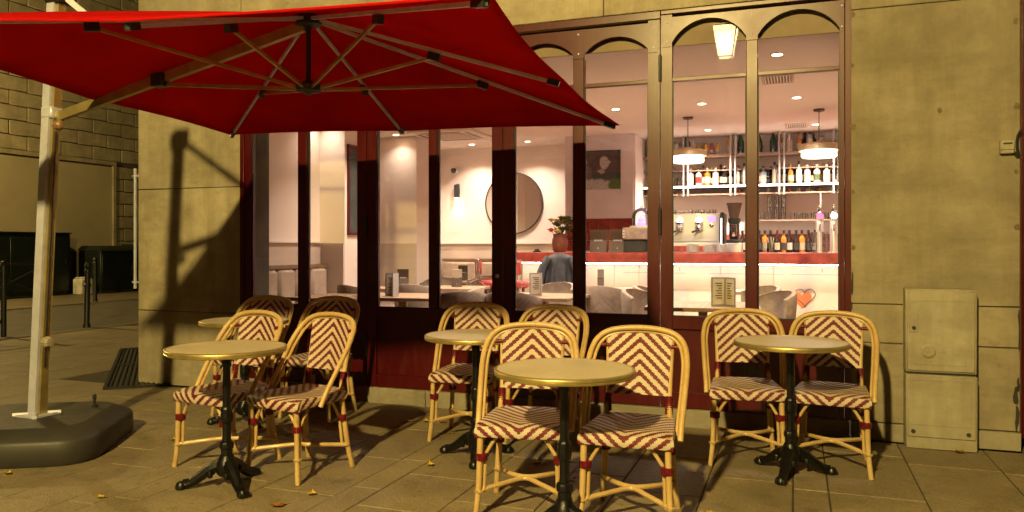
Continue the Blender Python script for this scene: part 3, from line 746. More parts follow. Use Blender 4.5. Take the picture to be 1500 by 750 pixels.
# canopy: 4 corners and 4 mid points
ca, sa = math.cos(ROT), math.sin(ROT)
def CP(a, b, z):
    k = max(0, a)*max(0, b); m = max(0, -a)*max(0, -b)
    return hub + Vector((ca*a*HS - sa*b*HS + .13*k - .10*m, sa*a*HS + ca*b*HS + .05*k, z))
tips = [(1,-1), (1,0), (1,1), (0,1), (-1,1), (-1,0), (-1,-1), (0,-1)]
cn = MB(); NR, NS = 12, 8
def tipz(a, b): return ZE + (.012 if abs(a)+abs(b) == 1 else 0.) + {(-1,-1): .13, (-1,1): .03, (-1,0): .035}.get((a, b), 0.)
for k in range(8):
    (a0, b0), (a1, b1) = tips[k], tips[(k+1) % 8]
    vs = []; fs = []
    for i in range(NR+1):
        t = i/NR
        for j in range(NS+1):
            s_ = j/NS; a = (a0+(a1-a0)*s_)*t; b = (b0+(b1-b0)*s_)*t
            ze = tipz(a0, b0)*(1-s_) + tipz(a1, b1)*s_
            sag = .030*math.sin(math.pi*s_)*t*(1.15-t) - .03*math.sin(math.pi*t)*.5
            ein = 1 - .022*math.sin(math.pi*s_)*max(0, t-.6)/.4      # edge drawn in between the tips
            z = ZH + .03 + (ze-ZH-.03)*t - sag + .010*math.sin(math.pi*s_)*max(0, t-.7)/.3 + .005*math.sin(7*math.pi*s_+k)*math.sin(math.pi*s_)*t*t*(1-t)*3
            vs.append(CP(a*ein, b*ein, z))
    for i in range(NR):
        for j in range(NS):
            q0 = i*(NS+1)+j; fs.append((q0, q0+1, q0+NS+2, q0+NS+1))
    cn.add(vs, fs, True)
can = cn.build('canopy', 'canopy_cloth', um)
bm = bmesh.new(); bm.from_mesh(can.data); bmesh.ops.remove_doubles(bm, verts=bm.verts, dist=.0005); bm.to_mesh(can.data); bm.free()
so = can.modifiers.new('thickness', 'SOLIDIFY'); so.thickness = .0025; so.offset = 1
# hem rolled along the edge
hem = MB(); edge = []
for k in range(8):
    (a0, b0), (a1, b1) = tips[k], tips[(k+1) % 8]
    for j in range(NS):
        s_ = j/NS; ein = 1-.022*math.sin(math.pi*s_); ze = tipz(a0,b0)*(1-s_)+tipz(a1,b1)*s_
        edge.append(CP((a0+(a1-a0)*s_)*ein, (b0+(b1-b0)*s_)*ein, ze-.0045*math.sin(math.pi*s_)+.010*math.sin(math.pi*s_)))
hem.tube(edge+[edge[0]], .0055, 5, False).build('hem', 'canopy_cloth', can)
MB().lathe([(.05,ZH-.045), (.07,ZH-.04), (.07,ZH+.01), (.04,ZH+.02)], 12, (hub.x, hub.y, 0)).build('top_hub', 'dark_plastic', um)
MB().lathe([(.012,ZL-.02), (.03,ZL-.01), (.07,ZL), (.075,ZL+.03), (.03,ZL+.05), (.014,ZL+.06), (.014,ZH-.045)], 12, (hub.x, hub.y, 0)).build('lower_hub', 'dark_plastic', um)
for (a, b) in tips:
    n = Vector((a, b, 0)).length; d = .06/(HS*n)
    if (a, b) == (-1, 0):
        bar_between(MB(), CP(a*d, b*d, ZL+.015), A0.lerp(A1, .44)+Vector((0,0,-.03)), .014, .020).build('strut', 'brass', um); continue
    p0 = CP(a*d, b*d, ZH-.015); p1 = CP(a*.985, b*.985, tipz(a, b)-.018)
    rb = bar_between(MB(), p0, p1, .013, .018).build('rib', 'aluminium', um)
    bar_between(MB(), p0.lerp(p1, .955), p1, .026, .03).build('rib_cap', 'dark_plastic', rb)
    pm = p0.lerp(p1, .50); pm.z -= .012
    bar_between(MB(), pm+Vector((0,0,-.02))-(p1-p0).normalized()*.035, pm+Vector((0,0,-.02))+(p1-p0).normalized()*.035, .03, .04).build('rib_joint', 'dark_plastic', rb)
    st = bar_between(MB(), CP(a*d, b*d, ZL+.015), pm+Vector((0,0,-.02)), .012, .017).build('strut', 'brass', um)

# ================================================================ RATTAN CHAIRS
def make_chair():
    e = empty('rattan_chair')
    # seat: woven top rolled over the front and sides
    sm = MB(); NX, NY = 14, 12
    def half(t): return .205 - .03*t            # half width from front to back
    grid = []
    for j in range(NY+1):
        t = j/NY; row = []
        for i in range(NX+1):
            u = -1+2*i/NX; y = -.205 + .40*t; w = half(t)
            cr = 1-.10*max(0, 1-t*7)*u*u; x = u*w
            yy = y + .028*(u**2)*(1-t)               # front edge bowed out
            z = .448 - .012*math.sin(math.pi*t)*(1-u*u) - .016*max(0, 1-t*6)**2 - .010*abs(u)**6
            row.append((x, yy, z))
        grid.append(row)
    vs = [p for r in grid for p in r]; uvs = [(p[0], -(p[1]+.205+.055)) for p in vs]
    fs = [(j*(NX+1)+i, j*(NX+1)+i+1, (j+1)*(NX+1)+i+1, (j+1)*(NX+1)+i) for j in range(NY) for i in range(NX)]
    sm.add(vs, fs, True, uvs)
    # skirt
    per = [grid[0][i] for i in range(NX+1)] + [grid[j][NX] for j in range(1, NY+1)] + [grid[NY][i] for i in range(NX-1, -1, -1)] + [grid[j][0] for j in range(NY-1, 0, -1)]
    sv = []; suv = []; M_ = len(per); c0 = Vector((0, 0, 0))
    # running length for uv
    for k, p in enumerate(per):
        on_front = k <= NX
        d = Vector((p[0], p[1], 0)); nrm = (d/ max(.05, d.length))*.006
        for lev, (off, dz) in enumerate(((0,0), (1,-.010), (1.1,-.038), (.2,-.050))):
            sv.append((p[0]+nrm.x*off, p[1]+nrm.y*off, p[2]+dz))
            if on_front: suv.append((p[0], -(.055+dz)))
            else: suv.append((abs(p[0]) + p[1] + .205, -(.055+dz)))
    sf = []
    for k in range(M_):
        a = k*4; b = ((k+1) % M_)*4
        for l in range(3): sf.append((a+l+1, b+l+1, b+l, a+l))
    sm.add(sv, sf, True, suv)
    sm.add([sv[4*k+3] for k in range(M_)], [tuple(reversed(range(M_)))], False, [(0, 0)]*M_)
    sm.build('seat', 'weave', e)
    # back panel
    def bp(u, t):   # u -1..1, t 0..1
        w = .140 + .016*t; z = .535 + .290*t - (.020*u**4 if t > .93 else 0)
        y = .195 + .055*t + .022*(1-u*u)
        return (u*w, y, z)
    bk = MB(); NU, NT = 12, 12; vs = []; uvs = []
    for j in range(NT+1):
        for i in range(NU+1):
            p = bp(-1+2*i/NU, j/NT); vs.append(p); uvs.append((p[0], p[2]))
    nv = len(vs)
    vs += [(p[0], p[1]+.012, p[2]) for p in vs]; uvs += uvs
    fs = [(j*(NU+1)+i, j*(NU+1)+i+1, (j+1)*(NU+1)+i+1, (j+1)*(NU+1)+i) for j in range(NT) for i in range(NU)]
    fs += [tuple(nv+k for k in reversed(f)) for f in fs]
    ed = [i for i in range(NU+1)] + [j*(NU+1)+NU for j in range(1, NT+1)] + [NT*(NU+1)+i for i in range(NU-1, -1, -1)] + [j*(NU+1) for j in range(NT-1, 0, -1)]
    for k in range(len(ed)):
        a, b = ed[k], ed[(k+1) % len(ed)]; fs.append((a, nv+a, nv+b, b))
    bk.add(vs, fs, True, uvs); bk.build('backrest', 'weave', e)
    # hoop
    half_h = [(.222,-.035,.385), (.224,.005,.46), (.232,.095,.60), (.232,.172,.715), (.205,.228,.795), (.135,.252,.838), (0,.262,.852)]
    hp = [(-x, y, z) for x, y, z in half_h] + [(x, y, z) for x, y, z in reversed(half_h[:-1])]
    path = smooth_path(hp, 6)
    MB().tube(path, .0138, 10).build('hoop', 'rattan', e)
    inner = [(p.x*.915, p.y+.012, p.z-.012*(p.z-.38)/.47-.006) for p in path[2:-2]]
    MB().tube(inner, .0085, 7).build('inner_hoop', 'rattan', e)
    # legs
    for s in (-1, 1):
        fl = smooth_path([(s*.182,-.165,.430), (s*.186,-.166,.30), (s*.192,-.168,.13), (s*.206,-.176,.0)], 5)
        MB().tube(fl, [.0152-.002*i/(len(fl)-1) for i in range(len(fl))], 10).build('leg', 'rattan', e)
        rl = smooth_path([(s*.152,.262,.80), (s*.145,.215,.56), (s*.150,.185,.44), (s*.160,.196,.28), (s*.170,.212,.13), (s*.182,.238,0)], 5)
        MB().tube(rl, .0145, 10).build('leg', 'rattan', e)
        MB().tube(smooth_path([(s*.170,-.150,.125), (s*.164,-.148,.27), (s*.150,-.150,.315), (s*.085,-.165,.415)], 4), .0085, 7).build('brace', 'rattan', e)
        MB().tube(smooth_path([(s*.190,-.146,.125), (s*.184,-.143,.27), (s*.182,-.128,.315), (s*.178,-.060,.415)], 4), .0085, 7).build('brace', 'rattan', e)
        MB().tube(smooth_path([(s*.155,.186,.125), (s*.148,.172,.27), (s*.150,.155,.31), (s*.158,.09,.415)], 4), .0085, 7).build('brace', 'rattan', e)
        # bindings
        def wrap(c, r, h, m, n=5, nm='binding'):
            pr = []
            for i in range(n): pr += [(r-.0015, -h/2+h*i/n), (r+.001, -h/2+h*(i+.25)/n), (r+.001, -h/2+h*(i+.75)/n), (r-.0015, -h/2+h*(i+1)/n)]
            o = MB().lathe(pr, 12).build(nm, m, e); o.location = c; return o
        wrap((s*.179,-.157,.285), .0275, .034, 'red_wrap'); wrap((s*.155,.184,.285), .0245, .034, 'red_wrap')
        w_ = wrap((s*.146,.200,.495), .0185, .085, 'red_wrap', 9); w_.rotation_euler.x = R(-10)
        w_ = wrap((s*.178,.245,.765), .010, .055, 'red_wrap', 6); w_.rotation_euler = (0, R(90), 0)
        wrap((s*.190,-.163,.128), .024, .010, 'cane_wrap', 2); wrap((s*.166,.205,.128), .022, .010, 'cane_wrap', 2)
    MB().tube(smooth_path([(-.195,-.168,.128), (-.08,-.065,.142), (0,.004,.146), (.08,-.065,.142), (.195,-.168,.128)], 5), .0115, 8).build('stretcher', 'rattan', e)
    MB().tube(smooth_path([(-.172,.208,.128), (-.09,.085,.142), (0,.024,.146), (.09,.085,.142), (.172,.208,.128)], 5), .0115, 8).build('stretcher', 'rattan', e)
    return e
chair = make_chair(); remember(chair)
CH = [(-3.067,3.624,-9,'red and cream rattan chair nearest the umbrella base'),
 (-2.595,3.652,-14,'red and cream rattan chair at the umbrella-side table, its seat turned beside the other'),
 (-3.835,4.81,5,'shaded rattan chair against the wall corner behind the small rear table'),
 (-3.313,4.907,2,'shaded rattan chair backed against the glass doors next to the wall corner'),
 (-2.021,4.70,8,'rattan chair pushed to the round table by the middle glass doors, umbrella side'),
 (-1.485,4.68,0,'rattan chair by the middle glass doors half hidden behind another chair'),
 (-1.205,3.494,11,'brightly lit striped rattan chair half under the foremost table, nearer the umbrella'),
 (-.70,3.512,2,'striped rattan chair at the foremost table with its backrest fully showing'),
 (-.276,4.756,8,'rattan chair before the bar windows, beside the one near the utility cabinet'),
 (.192,4.757,-5,'rattan chair nearest the beige utility cabinet')]
for i, (x, y, a, lb) in enumerate(CH):
    c = chair if i == 0 else dup(chair)
    c.location = (x, y, 0); c.rotation_euler.z = R(a); tag(c, lb, 'chair', 'striped rattan terrace chairs')

# ================================================================ BISTRO TABLES
def make_table():
    e = empty('bistro_table')
    MB().lathe([(0,.700), (.285,.700), (.290,.704), (.290,.7265), (0,.7268)], 48).build('tabletop', 'table_top', e)
    MB().lathe([(.288,.699), (.296,.699), (.301,.702), (.302,.708), (.2985,.711), (.302,.714), (.302,.722), (.299,.7265), (.294,.7285), (.289,.7272)], 56, ring=True).build('rim', 'brass', e)
    MB().lathe([(.02,.66), (.09,.685), (.12,.69), (.12,.6985), (.02,.6985)], 20).build('top_plate', 'cast_iron', e)
    colm = MB(); n = 20; vs = []; fs = []
    prof = [(.030,.165), (.030,.20), (.036,.205), (.038,.222), (.033,.235), (.024,.24), (.022,.26), (.022,.33), (.027,.335), (.031,.35), (.032,.375), (.028,.39), (.032,.40), (.027,.415), (.0215,.42), (.019,.62), (.024,.63), (.026,.66), (.022,.668)]
    for r, z in prof:
        for k in range(n):
            rr = r*(1-.07*(k % 2)); a = 2*math.pi*k/n; vs.append((rr*math.cos(a), rr*math.sin(a), z))
    for i in range(len(prof)-1):
        for k in range(n): fs.append((i*n+k, i*n+(k+1) % n, (i+1)*n+(k+1) % n, (i+1)*n+k))
    colm.add(vs, fs, True).build('column', 'cast_iron', e)
    MB().lathe([(.035,.06), (.05,.075), (.056,.10), (.052,.13), (.040,.15), (.034,.168)], 16).build('base_boss', 'cast_iron', e)
    for k in range(3):
        a = R(-90+120*k); d = Vector((math.cos(a), math.sin(a), 0)); s_ = Vector((-d.y, d.x, 0))
        f = MB()
        P = smooth_path([d*.03+Vector((0,0,.12)), d*.08+Vector((0,0,.098)), d*.13+Vector((0,0,.062)), d*.18+Vector((0,0,.030)), d*.215+Vector((0,0,.024))], 4)
        f.tube(P, [.034-.014*(i/(len(P)-1)) for i in range(len(P))], 8)
        for q in (-1, 1):      # raised scroll ribs
            f.tube([p + s_*q*(.020-.008*i/len(P)) + Vector((0,0,.012)) for i, p in enumerate(P)], .007, 5)
        f.tube([p + Vector((0,0,.026-.008*i/len(P))) for i, p in enumerate(P)], .008, 5)
        toe = d*.222
        f.lathe([(0,0), (.024,.001), (.031,.010), (.030,.024), (.020,.038), (0,.043)], 10, (toe.x, toe.y, 0))
        for q in (-1, 0, 1):
            c = toe + d*.016 + s_*q*.017; f.lathe([(0,.002), (.010,.006), (.012,.016), (.008,.028), (0,.032)], 7, (c.x, c.y, 0))
        for q in (-1, 1):
            c = d*.075 + s_*q*.028; f.lathe([(0,.055), (.012,.06), (.015,.078), (.010,.092), (0,.096)], 7, (c.x, c.y, 0))
        f.build('foot', 'cast_iron', e)
    MB().lathe([(0,.045), (.016,.05), (.022,.065), (.03,.08)], 10).build('pendant_boss', 'cast_iron', e)
    return e
tab = make_table(); remember(tab)
TB = [(-2.769,3.284,60,'round cream bistro table with brass rim nearest the umbrella base'),
 (-3.651,4.512,60,'round bistro table in umbrella shade near the wall corner, half hidden'),
 (-1.772,4.245,20,'round bistro table before the middle glass doors'),
 (-.928,3.206,75,'foremost round cream bistro table with chairs tucked behind it'),
 (-.024,4.53,-12,'round bistro table nearest the beige utility cabinet')]
for i, (x, y, a, lb) in enumerate(TB):
    t = tab if i == 0 else dup(tab)
    t.location = (x, y, 0); t.rotation_euler.z = R(a); tag(t, lb, 'table', 'round bistro tables')

# fallen leaves
def leafmesh(m, seed):
    r = random.Random(seed); lf = MB(); vs = []; k = 9
    for i in range(k):
        t = i/(k-1); w = .022*math.sin(math.pi*t**.8)*(1+.3*r.uniform(-1, 1)); x = -.035+.07*t; z = .004+.012*(t-.5)**2*4*r.uniform(.3, 1)
        vs += [(x, -w, z+.006*r.random()), (x, 0, z-.002), (x, w, z+.006*r.random())]
    fs = []
    for i in range(k-1): fs += [(3*i, 3*i+3, 3*i+4, 3*i+1), (3*i+1, 3*i+4, 3*i+5, 3*i+2)]
    lf.add(vs, fs); lf.tube([(-.035,0,.004), (-.06,.006,.003)], .0012, 4); return lf.mesh('leaf', m)
LM = [leafmesh('leaf_yellow', 1), leafmesh('leaf_yellow', 2), leafmesh('leaf_brown', 3)]
F_, c20, s20 = 1140, math.cos(R(20)), math.sin(R(20))
for i, (x, y) in enumerate(((-3.23,2.93), (-2.28,3.33), (-2.33,3.12), (-2.57,4.95), (-2.46,4.98), (-2.34,4.99), (-2.16,4.73), (-1.40,4.25), (-1.12,4.0), (-.36,3.72), (-4.05,3.06), (-3.45,4.55), (-5.4,4.35), (-6.6,6.2), (-6.25,5.75), (-6.9,5.9), (-3.75,3.95), (.93,5.33), (-5.95,4.8), (-1.95,4.0))):
    o = bpy.data.objects.new('fallen_leaf', LM[i % 3]); col.objects.link(o); o.location = (x, y, .002); o.rotation_euler = (0, 0, i*2.1); s_ = .8+.35*((i*7) % 5)/5; o.scale = (s_, s_, s_)
    tag(o, 'brown curled fallen leaf on the paving' if i % 3 == 2 else 'yellow fallen leaf lying on the paving', 'leaf', 'brown fallen leaves' if i % 3 == 2 else 'yellow fallen leaves')

# ================================================================ INTERIOR: bar
e = empty('bar_counter', (-1.1, 9.4, FL), 0, 'long white fronted bar with red counter top and glowing light strip', 'bar')
bx = lambda n, m, b, p=e, ch=0.: box(n, m, (b[0]+1.1, b[1]+1.1, b[2]-9.4, b[3]-9.4, b[4]-FL, b[5]-FL), p, ch)
bx('counter_top', 'red_counter', (-3.40, 1.08, 9.05, 9.80, 1.045, 1.170), e, .006)
bx('carcass', 'cream_panel', (-3.30, 1.08, 9.30, 9.75, FL, 1.044))
k = -3.30
for wdt in (.62, .62, .30, .95, .28, .30, 1.0, .31):
    bx('front_panel', 'cream_panel', (k+.003, k+wdt-.003, 9.278, 9.30, FL+.08, 1.04), e, .003); k += wdt
bx('led_strip', 'led_bar', (-3.30, 1.06, 9.10, 9.115, 1.036, 1.044))
for xa, xb in ((-1.95,-1.2), (-.95,-.12), (-.05,.72)):
    bx('groove', 'menu_grey', (xa, xb, 9.2755, 9.278, .925, .931))
for x in (-1.28, -.5, .28): bx('keyhole', 'menu_grey', (x-.006, x+.006, 9.274, 9.278, .955, .995))
back = empty('back_counter', (-.5, 10.9, FL), 0, 'low counter along the wall behind the bar', 'counter')
box('worktop', 'steel', (-1.5, 1.58, -.42, .28, 1.10-FL, 1.15-FL), back); box('carcass', 'cream_panel', (-1.5, 1.58, -.38, .28, 0, 1.10-FL), back)
# heart decal
def heart(s, th):
    P = []
    for i in range(40):
        t = 2*math.pi*i/40; P.append((s*16*math.sin(t)**3/17, s*(13*math.cos(t)-5*math.cos(2*t)-2*math.cos(3*t)-math.cos(4*t))/17))
    return P
hd = empty('heart_decal', (.07, 9.274, .655), 0, 'orange heart with a second outlined heart on the bar front', 'decal')
P = heart(.11, 0); h = MB(); n_ = len(P)
h.add([(x, -.003, z) for x, z in P]+[(x, .003, z) for x, z in P], [tuple(reversed(range(n_))), tuple(range(n_, 2*n_))]+[(i, (i+1) % n_, n_+(i+1) % n_, n_+i) for i in range(n_)])
h.build('heart', 'orange_decal', hd)
P = heart(.115, 0); MB().tube([(x+.03, -.006, z+.03) for x, z in P]+[(P[0][0]+.03, -.006, P[0][1]+.03)], .004, 4, False).build('outline', 'menu_brown', hd)

# wall shelving
sh = empty('bottle_shelving', (-.5, 11.05, 0), 0, 'wooden wall shelves on ceiling rods holding bottles behind the bar', 'shelf')
def shb(n, m, b, ch=0.): return box(n, m, (b[0]+.5, b[1]+.5, b[2]-11.05, b[3]-11.05, b[4], b[5]), sh, ch)
SZ = {1: 2.50, 2: 2.075, 3: 1.965, 4: 1.60}
shb('shelf', 'shelf_wood', (-2.015, 1.09, 10.92, 11.19, 2.465, 2.50)); shb('shelf', 'shelf_wood', (-2.015, 1.09, 10.92, 11.19, 2.045, 2.075))
shb('shelf', 'shelf_wood', (-2.015, 1.09, 11.0, 11.19, 2.28, 2.295)); shb('shelf', 'shelf_wood', (-2.015, 1.09, 10.96, 11.19, 1.945, 1.965)); shb('shelf', 'shelf_wood', (-.62, .62, 10.96, 11.19, 1.58, 1.60))
shb('led_strip', 'led_shelf', (-2.0, 1.08, 10.905, 10.918, 2.05, 2.068))
for x in (-1.45, -.82, -.2, .47): 
    for dx in (0, .06): MB().tube([(x+dx+.5, -.16, 1.93), (x+dx+.5, -.16, 2.765)], .013, 8).build('rod', 'menu_grey', sh)
MB().tube([(.31+.5, -.16, 1.58), (.31+.5, -.16, 1.95)], .010, 8).build('rod', 'menu_grey', sh)

# bottles
def bottle_meshes(kind):
    h, r = dict(champ=(.32,.044), spirit=(.27,.036), square=(.25,.042), juice=(.17,.030), wine=(.30,.037), jar=(.2,.06))[kind]
    nr = dict(champ=.014, spirit=.013, square=.015, juice=.016, wine=.0135, jar=.03)[kind]; sb, nb = dict(champ=(.48,.74), spirit=(.58,.70), square=(.66,.74), juice=(.58,.78), wine=(.62,.74), jar=(.6,.72))[kind]
    body = [(r*.85,0), (r,.006), (r,h*sb), (r*.8,h*(sb+(nb-sb)*.45)), (nr*1.2,h*nb), (nr,h*(nb+.05)), (nr,h*.93)]
    n = 4 if False else 12
    return MB().lathe(body, n), MB().lathe([(nr*1.25,h*.86 if kind in ('champ','wine') else h*.91), (nr*1.25,h), (0,h*1.003)], 10), MB().lathe([(r+.0012,h*.16), (r+.0012,h*(sb-.16))], 12)
BC = {}
def bottle(kind, m, lab, cap, x, y, z, label, group):
    k = (kind, m, lab, cap)
    if k not in BC:
        a, b, c = bottle_meshes(kind); BC[k] = (a.mesh('bottle', m), b.mesh('cap', cap), c.mesh('bottle_label', lab))
    o = bpy.data.objects.new('bottle', BC[k][0]); col.objects.link(o); o.location = (x, y, z); tag(o, label, 'bottle', group)
    for nm, me in (('cap', BC[k][1]), ('bottle_label', BC[k][2])):
        c = bpy.data.objects.new(nm, me); col.objects.link(c); c.parent = o
YT, YM = 11.04, 11.03
G1, G2, G3 = 'bottles on the top bar shelf', 'bottles on the lit bar shelf', 'bottles on the back counter'
up_ = 'on the top shelf behind the bar'
for x, k, m, l, c, lb in ((-1.94,'spirit','bottle_clear','label_cream','brass','clear bottle with cream label '), (-1.86,'spirit','bottle_red','label_white','red_wrap','red bottle '), (-1.56,'jar','bottle_clear','label_cream','oak','squat clear jar bottle '), (-1.43,'spirit','bottle_green','label_white','dark_green','slim green bottle '), (-1.34,'spirit','bottle_pink','label_cream','brass','slim pinkish bottle '),
  (-1.25,'juice','bottle_yellow','label_cream','walnut','small yellow juice bottle '), (-1.16,'juice','bottle_yellow','label_white','walnut','small yellow juice bottle '), (-1.08,'juice','bottle_red','label_white','walnut','small red juice bottle '), (-1.0,'juice','bottle_yellow','label_white','walnut','small yellow juice bottle '),
  (-.70,'champ','bottle_green','label_black','bottle_green','dark green champagne bottle '), (-.46,'champ','bottle_green','label_black','bottle_green','dark green champagne bottle '), (-.28,'champ','bottle_green','label_black','bottle_green','dark green champagne bottle '),
  (-.08,'square','bottle_pink','label_cream','oak','round pale amber bottle '), (.05,'spirit','bottle_amber','label_cream','bottle_amber','tall amber bottle '), (.18,'square','bottle_clear','label_cream','dark_plastic','broad clear bottle '), (.33,'jar','bottle_clear','label_cream','oak','wide clear decanter '), (.56,'juice','bottle_green','label_white','dark_plastic','small green bottle ')):
    bottle(k, m, l, c, x, YT, SZ[1], lb+up_, G1)
lit = 'on the lit shelf behind the bar'
for x, k, m, l, c, lb in ((-1.37,'square','bottle_pink','label_cream','oak','pale bottle with yellow label '), (-1.26,'square','bottle_clear','bottle_red','dark_plastic','clear bottle with red label '), (-1.14,'square','bottle_amber','label_cream','oak','broad amber bottle with cream label '), (-1.03,'square','bottle_clear','label_cream','oak','clear bottle with wide cream label '), (-.91,'spirit','bottle_dark','label_cream','oak','dark bottle with cream label '),
  (-.74,'spirit','bottle_clear','label_white','dark_plastic','tall clear bottle with white label '), (-.65,'wine','bottle_clear','label_white','dark_plastic','tall clear bottle with dark cap '), (-.47,'spirit','bottle_red','label_white','red_wrap','red bottle '), (-.405,'square','bottle_blue','label_white','dark_plastic','pale blue gin bottle '), (-.335,'juice','bottle_dark','label_black','dark_plastic','small dark bottle '), (-.26,'wine','bottle_clear','label_cream','dark_plastic','tall clear gin bottle with dark cap '),
  (-.06,'spirit','bottle_amber','label_cream','brass','amber bottle with gold cap '), (.045,'wine','bottle_clear','label_white','dark_plastic','clear vodka bottle '), (.15,'square','bottle_pink','label_cream','steel','pale bottle with steel cap '), (.27,'square','bottle_clear','dark_green','steel','clear bottle with green label '), (.39,'square','bottle_clear','label_cream','steel','clear bottle with cream label and steel cap '), (.55,'spirit','bottle_clear','label_white','dark_plastic','slim clear bottle ')):
    bottle(k, m, l, c, x, YM, SZ[2], lb+lit, G2)
for i, x in enumerate((-.74,-.65,-.44,-.37,-.30,-.22,-.14,-.07,.01,.08,.16,.24)):
    bottle('wine', 'bottle_dark' if i % 3 else 'bottle_amber', ('label_black','label_cream','label_black','label_white')[i % 4], 'red_wrap' if i in (0, 5) else 'dark_plastic', x, 10.60, 1.151, 'dark wine bottle in the row on the counter behind the bar', G3)
rb_ = random.Random(21); x = -1.32
while x < .62:
    if min(abs(x-q) for q in (-1.45, -.82, -.76, -.2, .47)) > .02:
        bottle(rb_.choice(('spirit','wine','square')), rb_.choice(('bottle_dark','bottle_amber','bottle_clear','bottle_green')), rb_.choice(('label_cream','label_white','label_black')), rb_.choice(('dark_plastic','brass')), x, 11.13, SZ[2], 'bottle in the rear row of the lit shelf behind the bar', 'rear bottles on the lit shelf')
    x += rb_.uniform(.085, .13)
x = -1.9
while x < .62:
    if rb_.random() < .7: bottle(rb_.choice(('spirit','juice','wine')), rb_.choice(('bottle_dark','bottle_amber','bottle_clear','bottle_yellow')), rb_.choice(('label_cream','label_white')), rb_.choice(('dark_plastic','brass')), x, 11.13, SZ[1], 'bottle in the rear row of the top shelf behind the bar', 'rear bottles on the top shelf')
    x += rb_.uniform(.10, .17)
# tumblers, hanging tags, cups
tum = MB().lathe([(.0,.003), (.028,.003), (.033,.10), (.0305,.10), (.026,.008), (0,.008)], 12).mesh('tumbler', 'clear_glass')
def glass(x, y, z, label, g, s=1.):
    o = bpy.data.objects.new('tumbler', tum); col.objects.link(o); o.location = (x, y, z); o.scale = (s, s, s); tag(o, label, 'glass', g)
for i in range(3):
    for k in range(4): glass(-.32+i*.085, 11.05, SZ[4]+k*.075, 'clear tumbler in tall nested stacks on the bar shelf', 'nested tumblers')
for i in range(9): glass(-.03+i*.07, 11.04, SZ[4], 'clear tumbler in a row on the bar shelf', 'tumblers in a row', .9)
for i in range(3): glass(-.58+i*.08, 11.05, SZ[4], 'clear tumbler beside the nested stacks on the shelf', 'tumblers beside the stacks')
for i in range(3): glass(-1.66+i*.075, 11.03, SZ[2], 'clear glass on the lit bar shelf beside the bottles', 'glasses on the lit shelf', 1.2)
for i, x in enumerate((-1.55,-1.48,-1.4,-.72,-.35,-.2,-.08,.04,.16,.3,.44)):
    tag(MB().lathe([(.022,0), (.026,.03), (.024,.055), (.01,.058)], 10).build('spice_jar', ('bottle_amber','bottle_clear','label_white')[i % 3], None, (x, 11.05, SZ[3])), 'small jar tucked on the narrow shelf under the light strip', 'jar', 'small jars under the light strip')

# espresso machine on the bar
em = empty('espresso_machine', (-1.15, 9.55, 1.171), 0, 'wide steel espresso machine with two groups and cups on top', 'coffee machine')
MB().box(-.42, .32, -.10, .22, .12, .46, .012).build('body', 'steel', em)
box('drip_tray', 'steel', (-.42, .34, -.22, .22, .075, .118), em, .004)
box('side_panel', 'dark_plastic', (.322, .37, -.20, .23, .08, .475), em, .02); box('side_strip', 'machine_glow', (.335, .348, -.206, -.2005, .10, .40), em)
for x in (-.40, .33): MB().tube([(x, -.15, 0), (x, -.15, .08)], .014, 8).build('foot', 'dark_plastic', em)
box('top_rail', 'chrome', (-.42, .30, -.12, -.11, .47, .478), em)
for x in (-.15, .075):
    g = MB().lathe([(.04,0), (.045,.03), (.035,.06), (.05,.075), (.05,.10)], 16, (x,-.15,.26)).build('group_head', 'chrome', em)
    MB().tube([(x,-.15,.265), (x-.06,-.24,.24)], .013, 8).build('portafilter_handle', 'dark_plastic', g)
    MB().lathe([(0,0), (.035,0)], 16, (x,-.102,.385), 'y').build('group_light', 'machine_glow', em)
box('display', 'screen_violet', (.17, .27, -.106, -.101, .36, .43), em)
MB().lathe([(.025,0), (.025,.008), (.02,.01)], 16, (.22,-.101,.32), 'y').build('gauge', 'chrome', em)
text('lettering', 'CONTI', .06, 'print_white', em, (-.03, -.103, .432), (R(90), 0, 0))
cupm = MB().lathe([(0,.002), (.02,.002), (.028,.045), (.026,.045), (.018,.006), (0,.006)], 12).mesh('cup', 'porcelain'); cupg = MB().lathe([(0,.002), (.02,.002), (.026,.05), (.024,.05), (.018,.006), (0,.006)], 12).mesh('cup', 'clear_glass')
for i in range(10):
    o = bpy.data.objects.new('cup', cupm if i in (3, 4) else cupg); col.objects.link(o); o.location = (-1.52+i*.068, 9.56, 1.632); tag(o, 'small coffee cup on top of the espresso machine', 'cup', 'cups on the espresso machine')
pl = MB()
for k in range(9): pl.lathe([(.045,k*.011), (.075,k*.011+.008), (.074,k*.011+.0105), (.04,k*.011+.004)], 20)
plm = pl.mesh('saucer_stack', 'porcelain')
for i, x in enumerate((-1.46,-1.12,-.93,-.80)):
    o = bpy.data.objects.new('saucer_stack', plm); col.objects.link(o); o.location = (x, 9.22, 1.171); tag(o, 'stack of white saucers at the foot of the espresso machine', 'saucers', 'saucer stacks on the bar')
gd = empty('coffee_grinder', (-.67, 9.45, 1.171), 0, 'black coffee grinder with tall dark hopper beside the espresso machine', 'grinder')
box('foot_drawer', 'steel', (-.09, .09, -.14, .12, 0, .11), gd, .006); box('base', 'dark_plastic', (-.08, .08, -.12, .1, .112, .15), gd, .006)
MB().lathe([(.055,.15), (.06,.2), (.06,.34), (.07,.36), (.07,.40)], 16).build('motor', 'dark_plastic', gd); box('face_plate', 'chrome', (-.035, .035, -.075, -.061, .19, .33), gd, .004)
MB().lathe([(.05,.40), (.055,.42), (.085,.56), (.09,.565), (.09,.58), (0,.585)], 16).build('hopper', 'menu_brown', gd); MB().tube([(0,-.06,.22), (0,-.12,.20)], .02, 8).build('doser', 'chrome', gd)
